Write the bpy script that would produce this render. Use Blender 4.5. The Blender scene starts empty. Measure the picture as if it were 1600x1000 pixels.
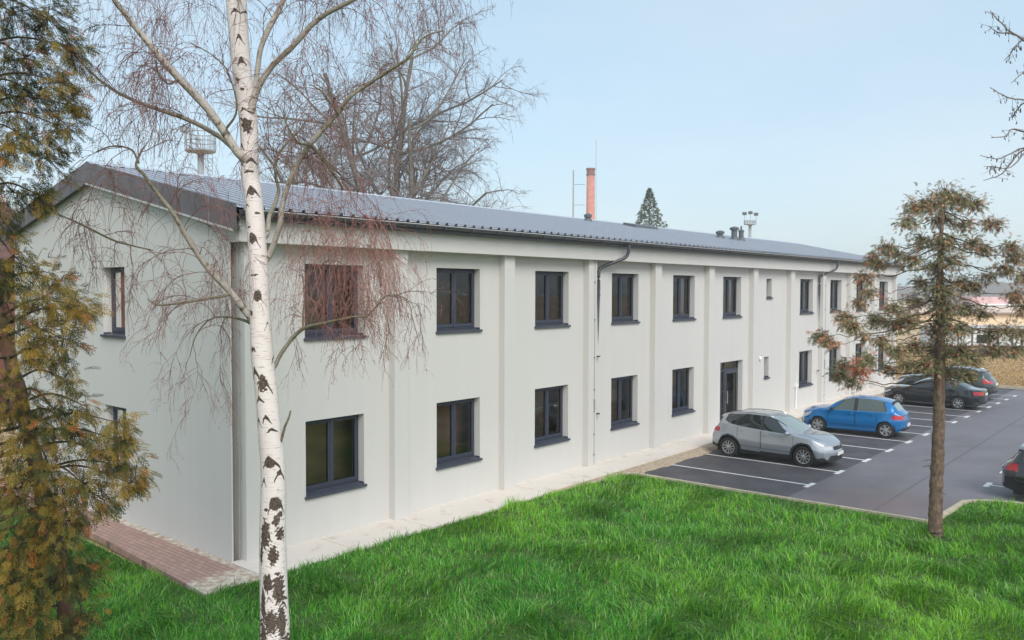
import bpy, bmesh, math, random
import numpy as np
from mathutils import Vector, Matrix
R = math.radians
SC = bpy.context.scene
COL = SC.collection
rng = np.random.default_rng(7)
random.seed(7)

# ------------------------------------------------------------------ camera
CAM = np.array([-8.4209, -14.0844, 5.1498]); YAW, PIT, ROLL, FPX = 0.7052, -0.0357, 0.0023, 1301.86
FW = np.array([math.cos(PIT)*math.cos(YAW), math.cos(PIT)*math.sin(YAW), math.sin(PIT)])
_rt = np.array([math.sin(YAW), -math.cos(YAW), 0.0]); _up = np.cross(_rt, FW)
RT = math.cos(ROLL)*_rt + math.sin(ROLL)*_up; UP = -math.sin(ROLL)*_rt + math.cos(ROLL)*_up
cd = bpy.data.cameras.new('camera'); cam = bpy.data.objects.new('camera', cd); COL.objects.link(cam)
m = Matrix.Identity(4)
for i in range(3):
    m[i][0], m[i][1], m[i][2], m[i][3] = RT[i], UP[i], -FW[i], CAM[i]
cam.matrix_world = m
cd.sensor_width = 36; cd.lens = FPX/1600*36; cd.clip_start = .1; cd.clip_end = 3000
SC.camera = cam
def at(x, y, D):                       # a point seen at (x, y) of the photograph, D metres away along the view
    return CAM + D*(FW + (x-800)/FPX*RT + (500-y)/FPX*UP)
def gnd(x, y, z=0.0):
    d = FW + (x-800)/FPX*RT + (500-y)/FPX*UP
    return CAM + d*(z-CAM[2])/d[2]

# ------------------------------------------------------------------ sky, sun, exposure
W = bpy.data.worlds.new('World'); SC.world = W; W.use_nodes = True
nt = W.node_tree; nt.nodes.clear()
SUN_EL, SUN_AZ = R(40), R(-121)        # direction towards the sun: azimuth from +x
sky = nt.nodes.new('ShaderNodeTexSky'); sky.sky_type = 'NISHITA'; sky.sun_disc = False
sky.sun_elevation = SUN_EL; sky.sun_rotation = R(90)-SUN_AZ; sky.air_density = 1.0; sky.dust_density = 2.0; sky.ozone_density = 1.5
bg1 = nt.nodes.new('ShaderNodeBackground'); bg1.inputs[1].default_value = 0.036
nt.links.new(sky.outputs[0], bg1.inputs[0])
bg2 = nt.nodes.new('ShaderNodeBackground'); bg2.inputs[1].default_value = 0.36
# thin, barely visible cloud sheet
wt = nt.nodes.new('ShaderNodeTexCoord'); wm = nt.nodes.new('ShaderNodeMapping'); wm.inputs['Scale'].default_value = (1.6, 1.6, 5); nt.links.new(wt.outputs['Generated'], wm.inputs[0])
wn = nt.nodes.new('ShaderNodeTexNoise'); wn.inputs['Scale'].default_value = 1.4; wn.inputs['Detail'].default_value = 5; wn.inputs['Roughness'].default_value = .55; nt.links.new(wm.outputs[0], wn.inputs['Vector'])
wr0 = nt.nodes.new('ShaderNodeValToRGB'); wr0.color_ramp.elements[0].position = .35; wr0.color_ramp.elements[1].position = .68
wr0.color_ramp.elements[0].color = (.63, .84, .96, 1); wr0.color_ramp.elements[1].color = (.77, .91, .98, 1); nt.links.new(wn.outputs['Fac'], wr0.inputs[0]); nt.links.new(wr0.outputs[0], bg2.inputs[0])
ad = nt.nodes.new('ShaderNodeAddShader'); out = nt.nodes.new('ShaderNodeOutputWorld')
nt.links.new(bg1.outputs[0], ad.inputs[0]); nt.links.new(bg2.outputs[0], ad.inputs[1]); nt.links.new(ad.outputs[0], out.inputs[0])
sd = bpy.data.lights.new('sun', 'SUN'); sd.energy = 1.5; sd.angle = R(34); sd.color = (1, .955, .90)
sun = bpy.data.objects.new('sun', sd); COL.objects.link(sun)
sdir = Vector((math.cos(SUN_EL)*math.cos(SUN_AZ), math.cos(SUN_EL)*math.sin(SUN_AZ), math.sin(SUN_EL)))
sun.rotation_euler = sdir.to_track_quat('Z', 'Y').to_euler()
SC.view_settings.view_transform = 'Standard'; SC.view_settings.look = 'None'
SC.view_settings.exposure = 0.88; SC.view_settings.gamma = 1
SC.cycles.max_bounces = 8; SC.cycles.transparent_max_bounces = 24; SC.cycles.volume_bounces = 2

# ------------------------------------------------------------------ materials
def mat(name, col, rough=.7, metal=0, var=0, vscale=3, bump=0, bscale=60, spec=.5, col2=None, detail=4, coat=0, stretch=None, attr=False, attr_mul=1):
    M = bpy.data.materials.new(name); M.use_nodes = True
    n = M.node_tree.nodes; l = M.node_tree.links; b = n['Principled BSDF']
    b.inputs['Base Color'].default_value = (*col, 1); b.inputs['Roughness'].default_value = rough
    b.inputs['Metallic'].default_value = metal; b.inputs['Specular IOR Level'].default_value = spec
    b.inputs['Coat Weight'].default_value = coat; b.inputs['Coat Roughness'].default_value = .05
    tc = n.new('ShaderNodeTexCoord'); src = tc.outputs['Object']
    if stretch:
        mp = n.new('ShaderNodeMapping'); mp.inputs['Scale'].default_value = stretch
        l.new(src, mp.inputs[0]); src = mp.outputs[0]
    if attr:
        a = n.new('ShaderNodeAttribute'); a.attribute_name = 'Col'; base = a.outputs['Color']
    else: base = None
    if var or col2:
        nz = n.new('ShaderNodeTexNoise'); nz.inputs['Scale'].default_value = vscale; nz.inputs['Detail'].default_value = detail
        l.new(src, nz.inputs['Vector'])
        rp = n.new('ShaderNodeValToRGB'); rp.color_ramp.elements[0].position = .3; rp.color_ramp.elements[1].position = .7
        c2 = col2 if col2 else tuple(min(1, c*(1+var)) for c in col)
        c1 = col if col2 else tuple(c*(1-var) for c in col)
        if base is not None: c1, c2 = (1-var,)*3, (1+var,)*3
        rp.color_ramp.elements[0].color = (*c1, 1); rp.color_ramp.elements[1].color = (*c2, 1)
        l.new(nz.outputs['Fac'], rp.inputs[0])
        if base is not None:
            mx = n.new('ShaderNodeMix'); mx.data_type = 'RGBA'; mx.blend_type = 'MULTIPLY'; mx.inputs[0].default_value = 1
            l.new(base, mx.inputs[6]); l.new(rp.outputs[0], mx.inputs[7]); base = mx.outputs[2]
        else: base = rp.outputs[0]
    if base is not None: l.new(base, b.inputs['Base Color'])
    if bump:
        n2 = n.new('ShaderNodeTexNoise'); n2.inputs['Scale'].default_value = bscale; n2.inputs['Detail'].default_value = 5
        l.new(src, n2.inputs['Vector'])
        bp = n.new('ShaderNodeBump'); bp.inputs['Strength'].default_value = bump; bp.inputs['Distance'].default_value = .02
        l.new(n2.outputs['Fac'], bp.inputs['Height']); l.new(bp.outputs[0], b.inputs['Normal'])
    return M

def leafmat(name, rough=.6, trans=.35):
    M = bpy.data.materials.new(name); M.use_nodes = True
    n = M.node_tree.nodes; l = M.node_tree.links; b = n['Principled BSDF']
    a = n.new('ShaderNodeAttribute'); a.attribute_name = 'Col'
    l.new(a.outputs['Color'], b.inputs['Base Color']); b.inputs['Roughness'].default_value = rough; b.inputs['Specular IOR Level'].default_value = .25
    t = n.new('ShaderNodeBsdfTranslucent'); l.new(a.outputs['Color'], t.inputs[0])
    mx = n.new('ShaderNodeMixShader'); mx.inputs[0].default_value = trans
    l.new(b.outputs[0], mx.inputs[1]); l.new(t.outputs[0], mx.inputs[2]); l.new(mx.outputs[0], n['Material Output'].inputs[0])
    return M

def glassmat(name, tint, refl=.04):
    M = bpy.data.materials.new(name); M.use_nodes = True
    n = M.node_tree.nodes; l = M.node_tree.links; n.remove(n['Principled BSDF'])
    t = n.new('ShaderNodeBsdfTransparent'); t.inputs[0].default_value = (*tint, 1)
    g = n.new('ShaderNodeBsdfGlossy'); g.inputs['Roughness'].default_value = .01
    f = n.new('ShaderNodeFresnel'); f.inputs[0].default_value = 1.75
    mx = n.new('ShaderNodeMixShader'); l.new(f.outputs[0], mx.inputs[0]); l.new(t.outputs[0], mx.inputs[1]); l.new(g.outputs[0], mx.inputs[2])
    l.new(mx.outputs[0], n['Material Output'].inputs[0])
    return M

M = {}
def wall_mat():
    M = mat('stucco', (.60, .60, .56), .9, bump=.5, bscale=130, spec=.2)
    n = M.node_tree.nodes; l = M.node_tree.links; b = n['Principled BSDF']
    tc = n.new('ShaderNodeTexCoord')
    nz = n.new('ShaderNodeTexNoise'); nz.inputs['Scale'].default_value = .45; nz.inputs['Detail'].default_value = 6
    l.new(tc.outputs['Object'], nz.inputs['Vector'])
    mp = n.new('ShaderNodeMapping'); mp.inputs['Scale'].default_value = (3, 3, .25); l.new(tc.outputs['Object'], mp.inputs[0])
    n2 = n.new('ShaderNodeTexNoise'); n2.inputs['Scale'].default_value = 1.2; n2.inputs['Detail'].default_value = 6; l.new(mp.outputs[0], n2.inputs['Vector'])
    ma = n.new('ShaderNodeMath'); ma.operation = 'ADD'; l.new(nz.outputs['Fac'], ma.inputs[0]); l.new(n2.outputs['Fac'], ma.inputs[1])
    rp = n.new('ShaderNodeValToRGB'); rp.color_ramp.elements[0].position = .35; rp.color_ramp.elements[1].position = .75
    ma2 = n.new('ShaderNodeMath'); ma2.operation = 'MULTIPLY'; ma2.inputs[1].default_value = .5; l.new(ma.outputs[0], ma2.inputs[0]); l.new(ma2.outputs[0], rp.inputs[0])
    rp.color_ramp.elements[0].color = (.595, .58, .555, 1); rp.color_ramp.elements[1].color = (.63, .613, .59, 1)
    l.new(rp.outputs[0], b.inputs['Base Color'])
    return M
M['wall'] = wall_mat()
M['frame'] = mat('anthracite_frame', (.040, .046, .072), .45)
M['sill'] = mat('anthracite_sheet', (.055, .062, .085), .4, var=.15)
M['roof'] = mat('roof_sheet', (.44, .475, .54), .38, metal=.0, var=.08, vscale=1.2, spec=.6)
M['barge'] = mat('barge_sheet', (.12, .105, .11), .45, var=.2, vscale=2)
M['trimlight'] = mat('light_flashing', (.5, .5, .5), .45)
M['gutter'] = mat('gutter_sheet', (.06, .063, .075), .4, var=.15)
M['zinc'] = mat('zinc_wire', (.30, .30, .30), .5)
M['glass'] = glassmat('window_glass', (.92, .92, .90))
M['interior'] = mat('interior_plaster', (.22, .18, .10), .9, col2=(.62, .36, .21), vscale=1.3, stretch=(.4, 1, 1.6))
M['interior_up'] = mat('upper_room_plaster', (.14, .12, .12), .9, col2=(.42, .30, .27), vscale=2.6)
M['floor'] = mat('interior_floor', (.50, .28, .15), .6, var=.3, vscale=1.5)
M['curtain'] = mat('curtain_cloth', (.55, .55, .55), .9)
M['doorpanel'] = mat('door_metal', (.055, .06, .072), .45)
M['white'] = mat('white_plastic', (.85, .85, .83), .4)
M['concrete'] = mat('pale_concrete', (.50, .47, .42), .9, var=.16, vscale=1.4, bump=.3, bscale=30)
M['tan'] = mat('tan_gravel', (.34, .25, .17), .95, col2=(.52, .43, .33), vscale=9, bump=.6, bscale=40)
M['kerb'] = mat('kerb_concrete', (.48, .42, .31), .9, var=.15, vscale=4, bump=.3)
M['marking'] = mat('road_paint', (.66, .66, .65), .7, var=.16, vscale=11, bump=.2, bscale=80)
M['brickred'] = mat('chimney_brick', (.52, .22, .17), .9, var=.15, vscale=1.2)
M['steel'] = mat('galvanised_steel', (.30, .32, .33), .5, var=.1)
M['darksteel'] = mat('dark_steel', (.10, .11, .12), .5)

# ------------------------------------------------------------------ mesh helpers
class MB:
    def __init__(s): s.V = []; s.F = []; s.MI = []; s.n = 0
    def add(s, V, F, mi=0):
        s.V.extend([tuple(map(float, v)) for v in V]); s.F.extend([tuple(i+s.n for i in f) for f in F]); s.MI.extend([mi]*len(F)); s.n += len(V); return s
    def box(s, x0, x1, y0, y1, z0, z1, mi=0):
        return s.add([(x0,y0,z0),(x1,y0,z0),(x1,y1,z0),(x0,y1,z0),(x0,y0,z1),(x1,y0,z1),(x1,y1,z1),(x0,y1,z1)],
              [(0,3,2,1),(4,5,6,7),(0,1,5,4),(1,2,6,5),(2,3,7,6),(3,0,4,7)], mi)
    def quad(s, a, b, c, d, mi=0): return s.add([a,b,c,d], [(0,1,2,3)], mi)
    def tube(s, pts, rad, n=8, mi=0, cap=True):
        V, F = tube_np(np.array(pts, float), rad, n)
        k = len(pts)
        F = [tuple(f) for f in F]
        if cap: F += [tuple(range(n-1, -1, -1)), tuple((k-1)*n+i for i in range(n))]
        return s.add(V, F, mi)
    def lathe(s, prof, n=24, c=(0,0,0), axis='z', mi=0, cap=True):       # prof: (radius, height)
        V = []; 
        for r, h in prof:
            for i in range(n):
                a = 2*math.pi*i/n; p = (r*math.cos(a), r*math.sin(a), h)
                if axis == 'y': p = (p[0], p[2], p[1])
                if axis == 'x': p = (p[2], p[0], p[1])
                V.append((p[0]+c[0], p[1]+c[1], p[2]+c[2]))
        F = [(j*n+i, j*n+(i+1) % n, (j+1)*n+(i+1) % n, (j+1)*n+i) for j in range(len(prof)-1) for i in range(n)]
        if cap: F += [tuple(range(n-1, -1, -1)), tuple((len(prof)-1)*n+i for i in range(n))]
        return s.add(V, F, mi)
    def prism(s, poly, z0, z1, mi=0):                                    # poly in xy
        n = len(poly); V = [(x, y, z0) for x, y in poly]+[(x, y, z1) for x, y in poly]
        F = [tuple(range(n-1, -1, -1)), tuple(range(n, 2*n))]+[(i, (i+1) % n, n+(i+1) % n, n+i) for i in range(n)]
        return s.add(V, F, mi)
    def build(s, name, mats, parent=None, smooth=False, bevel=0):
        me = bpy.data.meshes.new(name); me.from_pydata(s.V, [], s.F)
        mats = mats if isinstance(mats, (list, tuple)) else [mats]
        for mm in mats: me.materials.append(mm)
        if len(mats) > 1: me.polygons.foreach_set('material_index', s.MI)
        if smooth: me.polygons.foreach_set('use_smooth', [True]*len(me.polygons))
        me.update()
        o = bpy.data.objects.new(name, me); COL.objects.link(o)
        if parent: o.parent = parent
        if bevel:
            b = o.modifiers.new('bevel', 'BEVEL'); b.width = bevel; b.segments = 2; b.limit_method = 'ANGLE'
        return o

def tube_np(P, rad, n=6):
    P = np.asarray(P, float); k = len(P); rad = np.broadcast_to(np.asarray(rad, float), (k,))
    T = np.gradient(P, axis=0); T /= np.linalg.norm(T, axis=1)[:, None]+1e-12
    a = np.array([0, 0, 1.0]) if abs(T[:, 2]).mean() < .9 else np.array([1.0, 0, 0])
    U = np.cross(T, a); U /= np.linalg.norm(U, axis=1)[:, None]+1e-12; Wv = np.cross(T, U)
    th = np.arange(n)*2*math.pi/n
    V = P[:, None, :] + rad[:, None, None]*(np.cos(th)[None, :, None]*U[:, None, :]+np.sin(th)[None, :, None]*Wv[:, None, :])
    i = np.arange(k-1)[:, None]*n; j = np.arange(n)[None, :]; j2 = (j+1) % n
    F = np.stack([i+j, i+j2, i+n+j2, i+n+j], -1).reshape(-1, 4)
    return V.reshape(-1, 3), F

def mesh_np(name, V, F, mats, parent=None, smooth=False, col=None, mi=None):
    V = np.asarray(V, np.float32); F = np.asarray(F, np.int32); k = F.shape[1]
    me = bpy.data.meshes.new(name); me.vertices.add(len(V)); me.vertices.foreach_set('co', V.ravel())
    me.loops.add(F.size); me.loops.foreach_set('vertex_index', F.ravel())
    me.polygons.add(len(F)); me.polygons.foreach_set('loop_start', np.arange(len(F), dtype=np.int32)*k)
    me.polygons.foreach_set('loop_total', np.full(len(F), k, np.int32))
    if smooth: me.polygons.foreach_set('use_smooth', np.ones(len(F), bool))
    for mm in (mats if isinstance(mats, (list, tuple)) else [mats]): me.materials.append(mm)
    if mi is not None: me.polygons.foreach_set('material_index', np.asarray(mi, np.int32))
    me.update(calc_edges=True)
    if col is not None:
        c = np.ones((len(V), 4), np.float32); c[:, :3] = col
        a = me.color_attributes.new('Col', 'FLOAT_COLOR', 'POINT'); a.data.foreach_set('color', c.ravel())
    o = bpy.data.objects.new(name, me); COL.objects.link(o)
    if parent: o.parent = parent
    return o

class TM:                                   # many tubes in one mesh
    def __init__(s): s.V = []; s.F = []; s.n = 0; s.C = []
    def add(s, P, rad, n=4, col=None):
        V, F = tube_np(P, rad, n); s.V.append(V); s.F.append(F+s.n); s.n += len(V)
        if col is not None: s.C.append(np.broadcast_to(np.asarray(col, float), (len(V), 3)))
    def raw(s, V, F, col=None):
        s.V.append(np.asarray(V, float)); s.F.append(np.asarray(F)+s.n); s.n += len(V)
        if col is not None: s.C.append(np.broadcast_to(np.asarray(col, float), (len(V), 3)))
    def build(s, name, mats, parent=None, smooth=True):
        return mesh_np(name, np.concatenate(s.V), np.concatenate(s.F), mats, parent, smooth, np.concatenate(s.C) if s.C else None)

def tag(o, label=None, cat=None, group=None, kind=None):
    if label: o['label'] = label
    if cat: o['category'] = cat
    if group: o['group'] = group
    if kind: o['kind'] = kind
    return o
def thing(name, label, cat, loc=(0, 0, 0), rz=0, group=None):
    o = bpy.data.objects.new(name, None); COL.objects.link(o); o.location = loc; o.rotation_euler = (0, 0, rz)
    o.empty_display_size = .3
    return tag(o, label, cat, group)
def dup(root, loc, rz, label):
    r = root.copy(); COL.objects.link(r); r.location = loc; r.rotation_euler = (0, 0, rz); r['label'] = label
    for ch in list(root.children):
        c = ch.copy(); COL.objects.link(c); c.parent = r
        for g in list(ch.children):
            d = g.copy(); COL.objects.link(d); d.parent = c
    return r
def struct(o): o['kind'] = 'structure'; return o
def smoothline(P, k=6):                     # Catmull-Rom through points (rows may carry a radius)
    P = np.asarray(P, float); Q = np.vstack([2*P[0]-P[1], P, 2*P[-1]-P[-2]]); out = []
    for i in range(1, len(Q)-2):
        for t in np.linspace(0, 1, k, endpoint=False):
            out.append(.5*((2*Q[i])+(-Q[i-1]+Q[i+1])*t+(2*Q[i-1]-5*Q[i]+4*Q[i+1]-Q[i+2])*t*t+(-Q[i-1]+3*Q[i]-3*Q[i+1]+Q[i+2])*t**3))
    out.append(P[-1]); return np.array(out)
def unit(v): return v/(np.linalg.norm(v)+1e-12)

# ------------------------------------------------------------------ ground, lot, paths
ZA = -.10
def ground_mat():
    M = mat('dry_field', (.42, .31, .15), 1, col2=(.56, .38, .24), vscale=.12, bump=.5, bscale=6, detail=8)
    return M
g = MB(); N = 40
xs = np.concatenate([np.linspace(-250, -20, 8), np.linspace(-10, 120, 30), np.linspace(140, 1400, 12)])
ys = np.concatenate([np.linspace(-500, -60, 8), np.linspace(-50, 60, 24), np.linspace(80, 900, 10)])
V = [(x, y, -.16) for y in ys for x in xs]; nx = len(xs)
g.add(V, [(j*nx+i, j*nx+i+1, (j+1)*nx+i+1, (j+1)*nx+i) for j in range(len(ys)-1) for i in range(nx-1)])
struct(g.build('ground', ground_mat()))

def asphalt_mat():
    M = mat('asphalt', (.1, .1, .1), .62, bump=.5, bscale=160, spec=.45)
    n = M.node_tree.nodes; l = M.node_tree.links; b = n['Principled BSDF']
    tc = n.new('ShaderNodeTexCoord'); sp = n.new('ShaderNodeSeparateXYZ'); l.new(tc.outputs['Object'], sp.inputs[0])
    nw = n.new('ShaderNodeTexNoise'); nw.inputs['Scale'].default_value = .9; nw.inputs['Detail'].default_value = 7; nw.inputs['Roughness'].default_value = .65; l.new(tc.outputs['Object'], nw.inputs['Vector'])
    nb = n.new('ShaderNodeTexNoise'); nb.inputs['Scale'].default_value = .22; nb.inputs['Detail'].default_value = 5; l.new(tc.outputs['Object'], nb.inputs['Vector'])
    nf = n.new('ShaderNodeTexNoise'); nf.inputs['Scale'].default_value = 90; nf.inputs['Detail'].default_value = 2; l.new(tc.outputs['Object'], nf.inputs['Vector'])
    def math_(op, a, bb):
        k = n.new('ShaderNodeMath'); k.operation = op
        for i, v in enumerate((a, bb)):
            if isinstance(v, (int, float)): k.inputs[i].default_value = v
            else: l.new(v, k.inputs[i])
        return k.outputs[0]
    # two laid lanes: the bays by the house are the newer, darker surfacing; a seam runs along the lane
    yy = math_('ADD', sp.outputs['Y'], math_('MULTIPLY', math_('SUBTRACT', nw.outputs['Fac'], .5), .06))
    mr = n.new('ShaderNodeMapRange'); mr.inputs[1].default_value = -5.80; mr.inputs[2].default_value = -5.76; l.new(yy, mr.inputs[0])
    fac = mr.outputs[0]
    rp = n.new('ShaderNodeValToRGB'); rp.color_ramp.elements[0].position = .3; rp.color_ramp.elements[1].position = .72
    rp.color_ramp.elements[0].color = (.118, .107, .124, 1); rp.color_ramp.elements[1].color = (.215, .196, .220, 1)
    l.new(math_('ADD', math_('MULTIPLY', nw.outputs['Fac'], .5), math_('MULTIPLY', nb.outputs['Fac'], .5)), rp.inputs[0])
    rq = n.new('ShaderNodeValToRGB'); rq.color_ramp.elements[0].position = .3; rq.color_ramp.elements[1].position = .7
    rq.color_ramp.elements[0].color = (.046, .041, .049, 1); rq.color_ramp.elements[1].color = (.112, .101, .116, 1)
    l.new(nw.outputs['Fac'], rq.inputs[0])
    mx = n.new('ShaderNodeMix'); mx.data_type = 'RGBA'; l.new(fac, mx.inputs[0]); l.new(rp.outputs[0], mx.inputs[6]); l.new(rq.outputs[0], mx.inputs[7])
    # fine aggregate
    m2 = n.new('ShaderNodeMix'); m2.data_type = 'RGBA'; m2.blend_type = 'OVERLAY'; m2.inputs[0].default_value = .5; l.new(mx.outputs[2], m2.inputs[6]); l.new(nf.outputs['Color'], m2.inputs[7])
    hs = n.new('ShaderNodeHueSaturation'); hs.inputs['Saturation'].default_value = .75; l.new(m2.outputs[2], hs.inputs['Color'])
    # seam
    d = math_('ABSOLUTE', math_('ADD', yy, 7.87), 0); se = math_('LESS_THAN', d, .035)
    m3 = n.new('ShaderNodeMix'); m3.data_type = 'RGBA'; l.new(math_('MULTIPLY', se, .45), m3.inputs[0]); l.new(hs.outputs[0], m3.inputs[6]); m3.inputs[7].default_value = (.06, .055, .06, 1)
    # reddish dust left near the lawn corner
    vx = n.new('ShaderNodeVectorMath'); vx.operation = 'DISTANCE'; l.new(tc.outputs['Object'], vx.inputs[0]); vx.inputs[1].default_value = (13.0, -7.8, ZA)
    mr2 = n.new('ShaderNodeMapRange'); mr2.inputs[1].default_value = 2.4; mr2.inputs[2].default_value = .2; mr2.inputs[3].default_value = 0; mr2.inputs[4].default_value = .9; l.new(vx.outputs['Value'], mr2.inputs[0])
    m4 = n.new('ShaderNodeMix'); m4.data_type = 'RGBA'; l.new(math_('MULTIPLY', mr2.outputs[0], nw.outputs['Fac']), m4.inputs[0]); l.new(m3.outputs[2], m4.inputs[6]); m4.inputs[7].default_value = (.22, .13, .12, 1)
    l.new(m4.outputs[2], b.inputs['Base Color'])
    return M
g = MB(); g.add([(11.4, -9.2, ZA), (14.4, -9.3, ZA), (14.4, -40, ZA), (43.2, -40, ZA), (43.2, -1.3, ZA), (11.4, -1.3, ZA)], [(0, 1, 4, 5), (1, 2, 3, 4)])
struct(g.build('parking_lot', asphalt_mat()))
# painted bays: long line with a short T bar at its lane end
g = MB(); zt = ZA+.004
xt = [13.83, 16.0, 18.27, 20.42, 22.5, 24.55, 26.5, 28.4, 30.35, 32.4, 34.25, 36.05, 37.85, 39.7]
for i, x in enumerate(xt):
    ye = -5.66-.022*(x-13.8); w = .05
    g.quad((x-w, ye, zt), (x+w, ye, zt), (x+w-.1, -1.6, zt), (x-w-.1, -1.6, zt))
    g.quad((x-.32, ye-.14, zt), (x+.32, ye-.14, zt), (x+.32, ye, zt), (x-.32, ye, zt))
for x in [17.06, 19.25, 21.4, 23.6, 25.8, 28.0]:
    ye = -9.45
    g.quad((x-.05, -13.6, zt), (x+.05, -13.6, zt), (x+.05, ye, zt), (x-.05, ye, zt))
    g.quad((x-.32, ye, zt), (x+.32, ye, zt), (x+.32, ye+.14, zt), (x-.32, ye+.14, zt))
struct(g.build('road_markings', M['marking']))

LAWN = [(-40, -40), (14.55, -40), (14.80, -10.9), (14.55, -9.95), (14.15, -9.45), (11.55, -9.30), (11.45, -1.55), (8.6, -1.30), (-1.25, -1.22), (-1.05, 30), (-40, 30)]
def lawn_mat(): return mat('lawn_soil', (.035, .085, .012), 1, col2=(.06, .12, .02), vscale=2.5, bump=.6, bscale=20)
g = MB(); g.prism(LAWN, -.13, 0.0); struct(g.build('lawn', lawn_mat()))

def slab_mat():
    M = mat('slab_concrete', (.5, .47, .43), .92, bump=.4, bscale=35)
    n = M.node_tree.nodes; l = M.node_tree.links; b = n['Principled BSDF']; tc = n.new('ShaderNodeTexCoord')
    nz = n.new('ShaderNodeTexNoise'); nz.inputs['Scale'].default_value = 2.2; nz.inputs['Detail'].default_value = 9; nz.inputs['Roughness'].default_value = .68; l.new(tc.outputs['Object'], nz.inputs['Vector'])
    rp = n.new('ShaderNodeValToRGB'); e = rp.color_ramp.elements; e[0].position = .28; e[0].color = (.50, .41, .34, 1); e[1].position = .46; e[1].color = (.70, .635, .57, 1)
    l.new(nz.outputs['Fac'], rp.inputs[0]); l.new(rp.outputs[0], b.inputs['Base Color'])
    return M
M['slab'] = slab_mat()
g = MB(); x = -.05; k = 0
while x < 42:
    w = 2.05; y0 = -1.10 if x > 8 else -1.22+.0*x
    g.box(x, min(x+w-.018, 42.2), y0, -.0, -.13, .022+.003*(k % 3)); x += w; k += 1
g.box(-.05, 42.2, -1.09, -.01, -.13, .012)
struct(g.build('path', M['slab']))
g = MB(); pts = np.linspace(8.2, 42.2, 90)
V = []
for x in pts:
    j = .05*math.sin(x*3.1)+.04*math.sin(x*7.7)
    V += [(x, -1.08, -.01), (x, -1.34+j*.4, -.03), (x, -1.60+j, ZA-.01)]
g.add(V, [(3*i+a, 3*i+a+1, 3*i+a+4, 3*i+a+3) for i in range(len(pts)-1) for a in (0, 1)])
struct(g.build('gravel_strip', M['tan']))
def brick_mat():
    M = mat('brick_paving', (.3, .2, .16), .9, bump=.0)
    n = M.node_tree.nodes; l = M.node_tree.links; b = n['Principled BSDF']; tc = n.new('ShaderNodeTexCoord')
    mp = n.new('ShaderNodeMapping'); mp.inputs['Rotation'].default_value = (0, 0, R(90)); l.new(tc.outputs['Object'], mp.inputs[0])
    bk = n.new('ShaderNodeTexBrick'); bk.inputs['Scale'].default_value = 1; bk.inputs['Brick Width'].default_value = .21; bk.inputs['Row Height'].default_value = .105; bk.inputs['Mortar Size'].default_value = .006
    bk.inputs['Color1'].default_value = (.46, .29, .235, 1); bk.inputs['Color2'].default_value = (.37, .235, .20, 1); bk.inputs['Mortar'].default_value = (.20, .13, .11, 1)
    l.new(mp.outputs[0], bk.inputs['Vector'])
    nz = n.new('ShaderNodeTexNoise'); nz.inputs['Scale'].default_value = 7; nz.inputs['Detail'].default_value = 9; nz.inputs['Roughness'].default_value = .7; l.new(tc.outputs['Object'], nz.inputs['Vector'])
    sp = n.new('ShaderNodeSeparateXYZ'); l.new(tc.outputs['Object'], sp.inputs[0])
    def mr(o, a, c):
        k = n.new('ShaderNodeMapRange'); k.inputs[1].default_value = a; k.inputs[2].default_value = c; l.new(o, k.inputs[0]); return k.outputs[0]
    def mth(op, a, c):
        k = n.new('ShaderNodeMath'); k.operation = op
        for i, v in enumerate((a, c)):
            if isinstance(v, (int, float)): k.inputs[i].default_value = v
            else: l.new(v, k.inputs[i])
        return k.outputs[0]
    sand = mth('MAXIMUM', mr(sp.outputs['X'], -.30, -.05), mr(sp.outputs['Y'], -.10, -.75))     # spilled sand by the wall and at the corner
    f = mr(mth('ADD', sand, mth('MULTIPLY', nz.outputs['Fac'], .9)), .85, 1.15)
    s2 = n.new('ShaderNodeValToRGB'); s2.color_ramp.elements[0].position = .4; s2.color_ramp.elements[0].color = (.40, .29, .22, 1); s2.color_ramp.elements[1].position = .6; s2.color_ramp.elements[1].color = (.66, .60, .52, 1); l.new(nz.outputs['Fac'], s2.inputs[0])
    mx = n.new('ShaderNodeMix'); mx.data_type = 'RGBA'; l.new(f, mx.inputs[0]); l.new(bk.outputs[0], mx.inputs[6]); l.new(s2.outputs[0], mx.inputs[7])
    l.new(mx.outputs[2], b.inputs['Base Color'])
    bp = n.new('ShaderNodeBump'); bp.inputs['Strength'].default_value = .6; bp.inputs['Distance'].default_value = .01; l.new(bk.outputs['Fac'], bp.inputs['Height']); bp.invert = True; l.new(bp.outputs[0], b.inputs['Normal'])
    return M
g = MB(); g.prism([(-1.2, -1.18), (-.06, -1.18), (-.06, -.02), (-.002, -.02), (-.002, 11), (-.92, 11), (-.92, 3.5)], -.12, .016); struct(g.build('pavement', brick_mat()))

def kerb(pts, name='kerb', w=.10, top=.055):
    g = MB(); P = [Vector((*p, 0)) for p in pts]; L = []
    for i, p in enumerate(P):
        d = (P[min(i+1, len(P)-1)]-P[max(i-1, 0)]).normalized(); nn = Vector((-d.y, d.x, 0))
        L.append((p-nn*w/2, p+nn*w/2))
    V = []
    for a, b in L: V += [(a.x, a.y, -.14), (a.x, a.y, top), (b.x, b.y, top), (b.x, b.y, -.14)]
    F = [(4*i+a, 4*i+a+1, 4*i+a+5, 4*i+a+4) for i in range(len(L)-1) for a in range(3)]+[(0, 1, 2, 3), tuple(4*(len(L)-1)+a for a in (3, 2, 1, 0))]
    g.add(V, F); return struct(g.build(name, M['kerb']))
kerb([(11.45, -1.6), (11.52, -5.5), (11.60, -9.30)])
kerb([(11.65, -9.33), (12.9, -9.38), (14.10, -9.45), (14.50, -9.85), (14.72, -10.4), (14.86, -11.5), (14.9, -40)], w=.14)
kerb([(43.2, -40), (43.2, -1.3)], w=.12)

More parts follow.
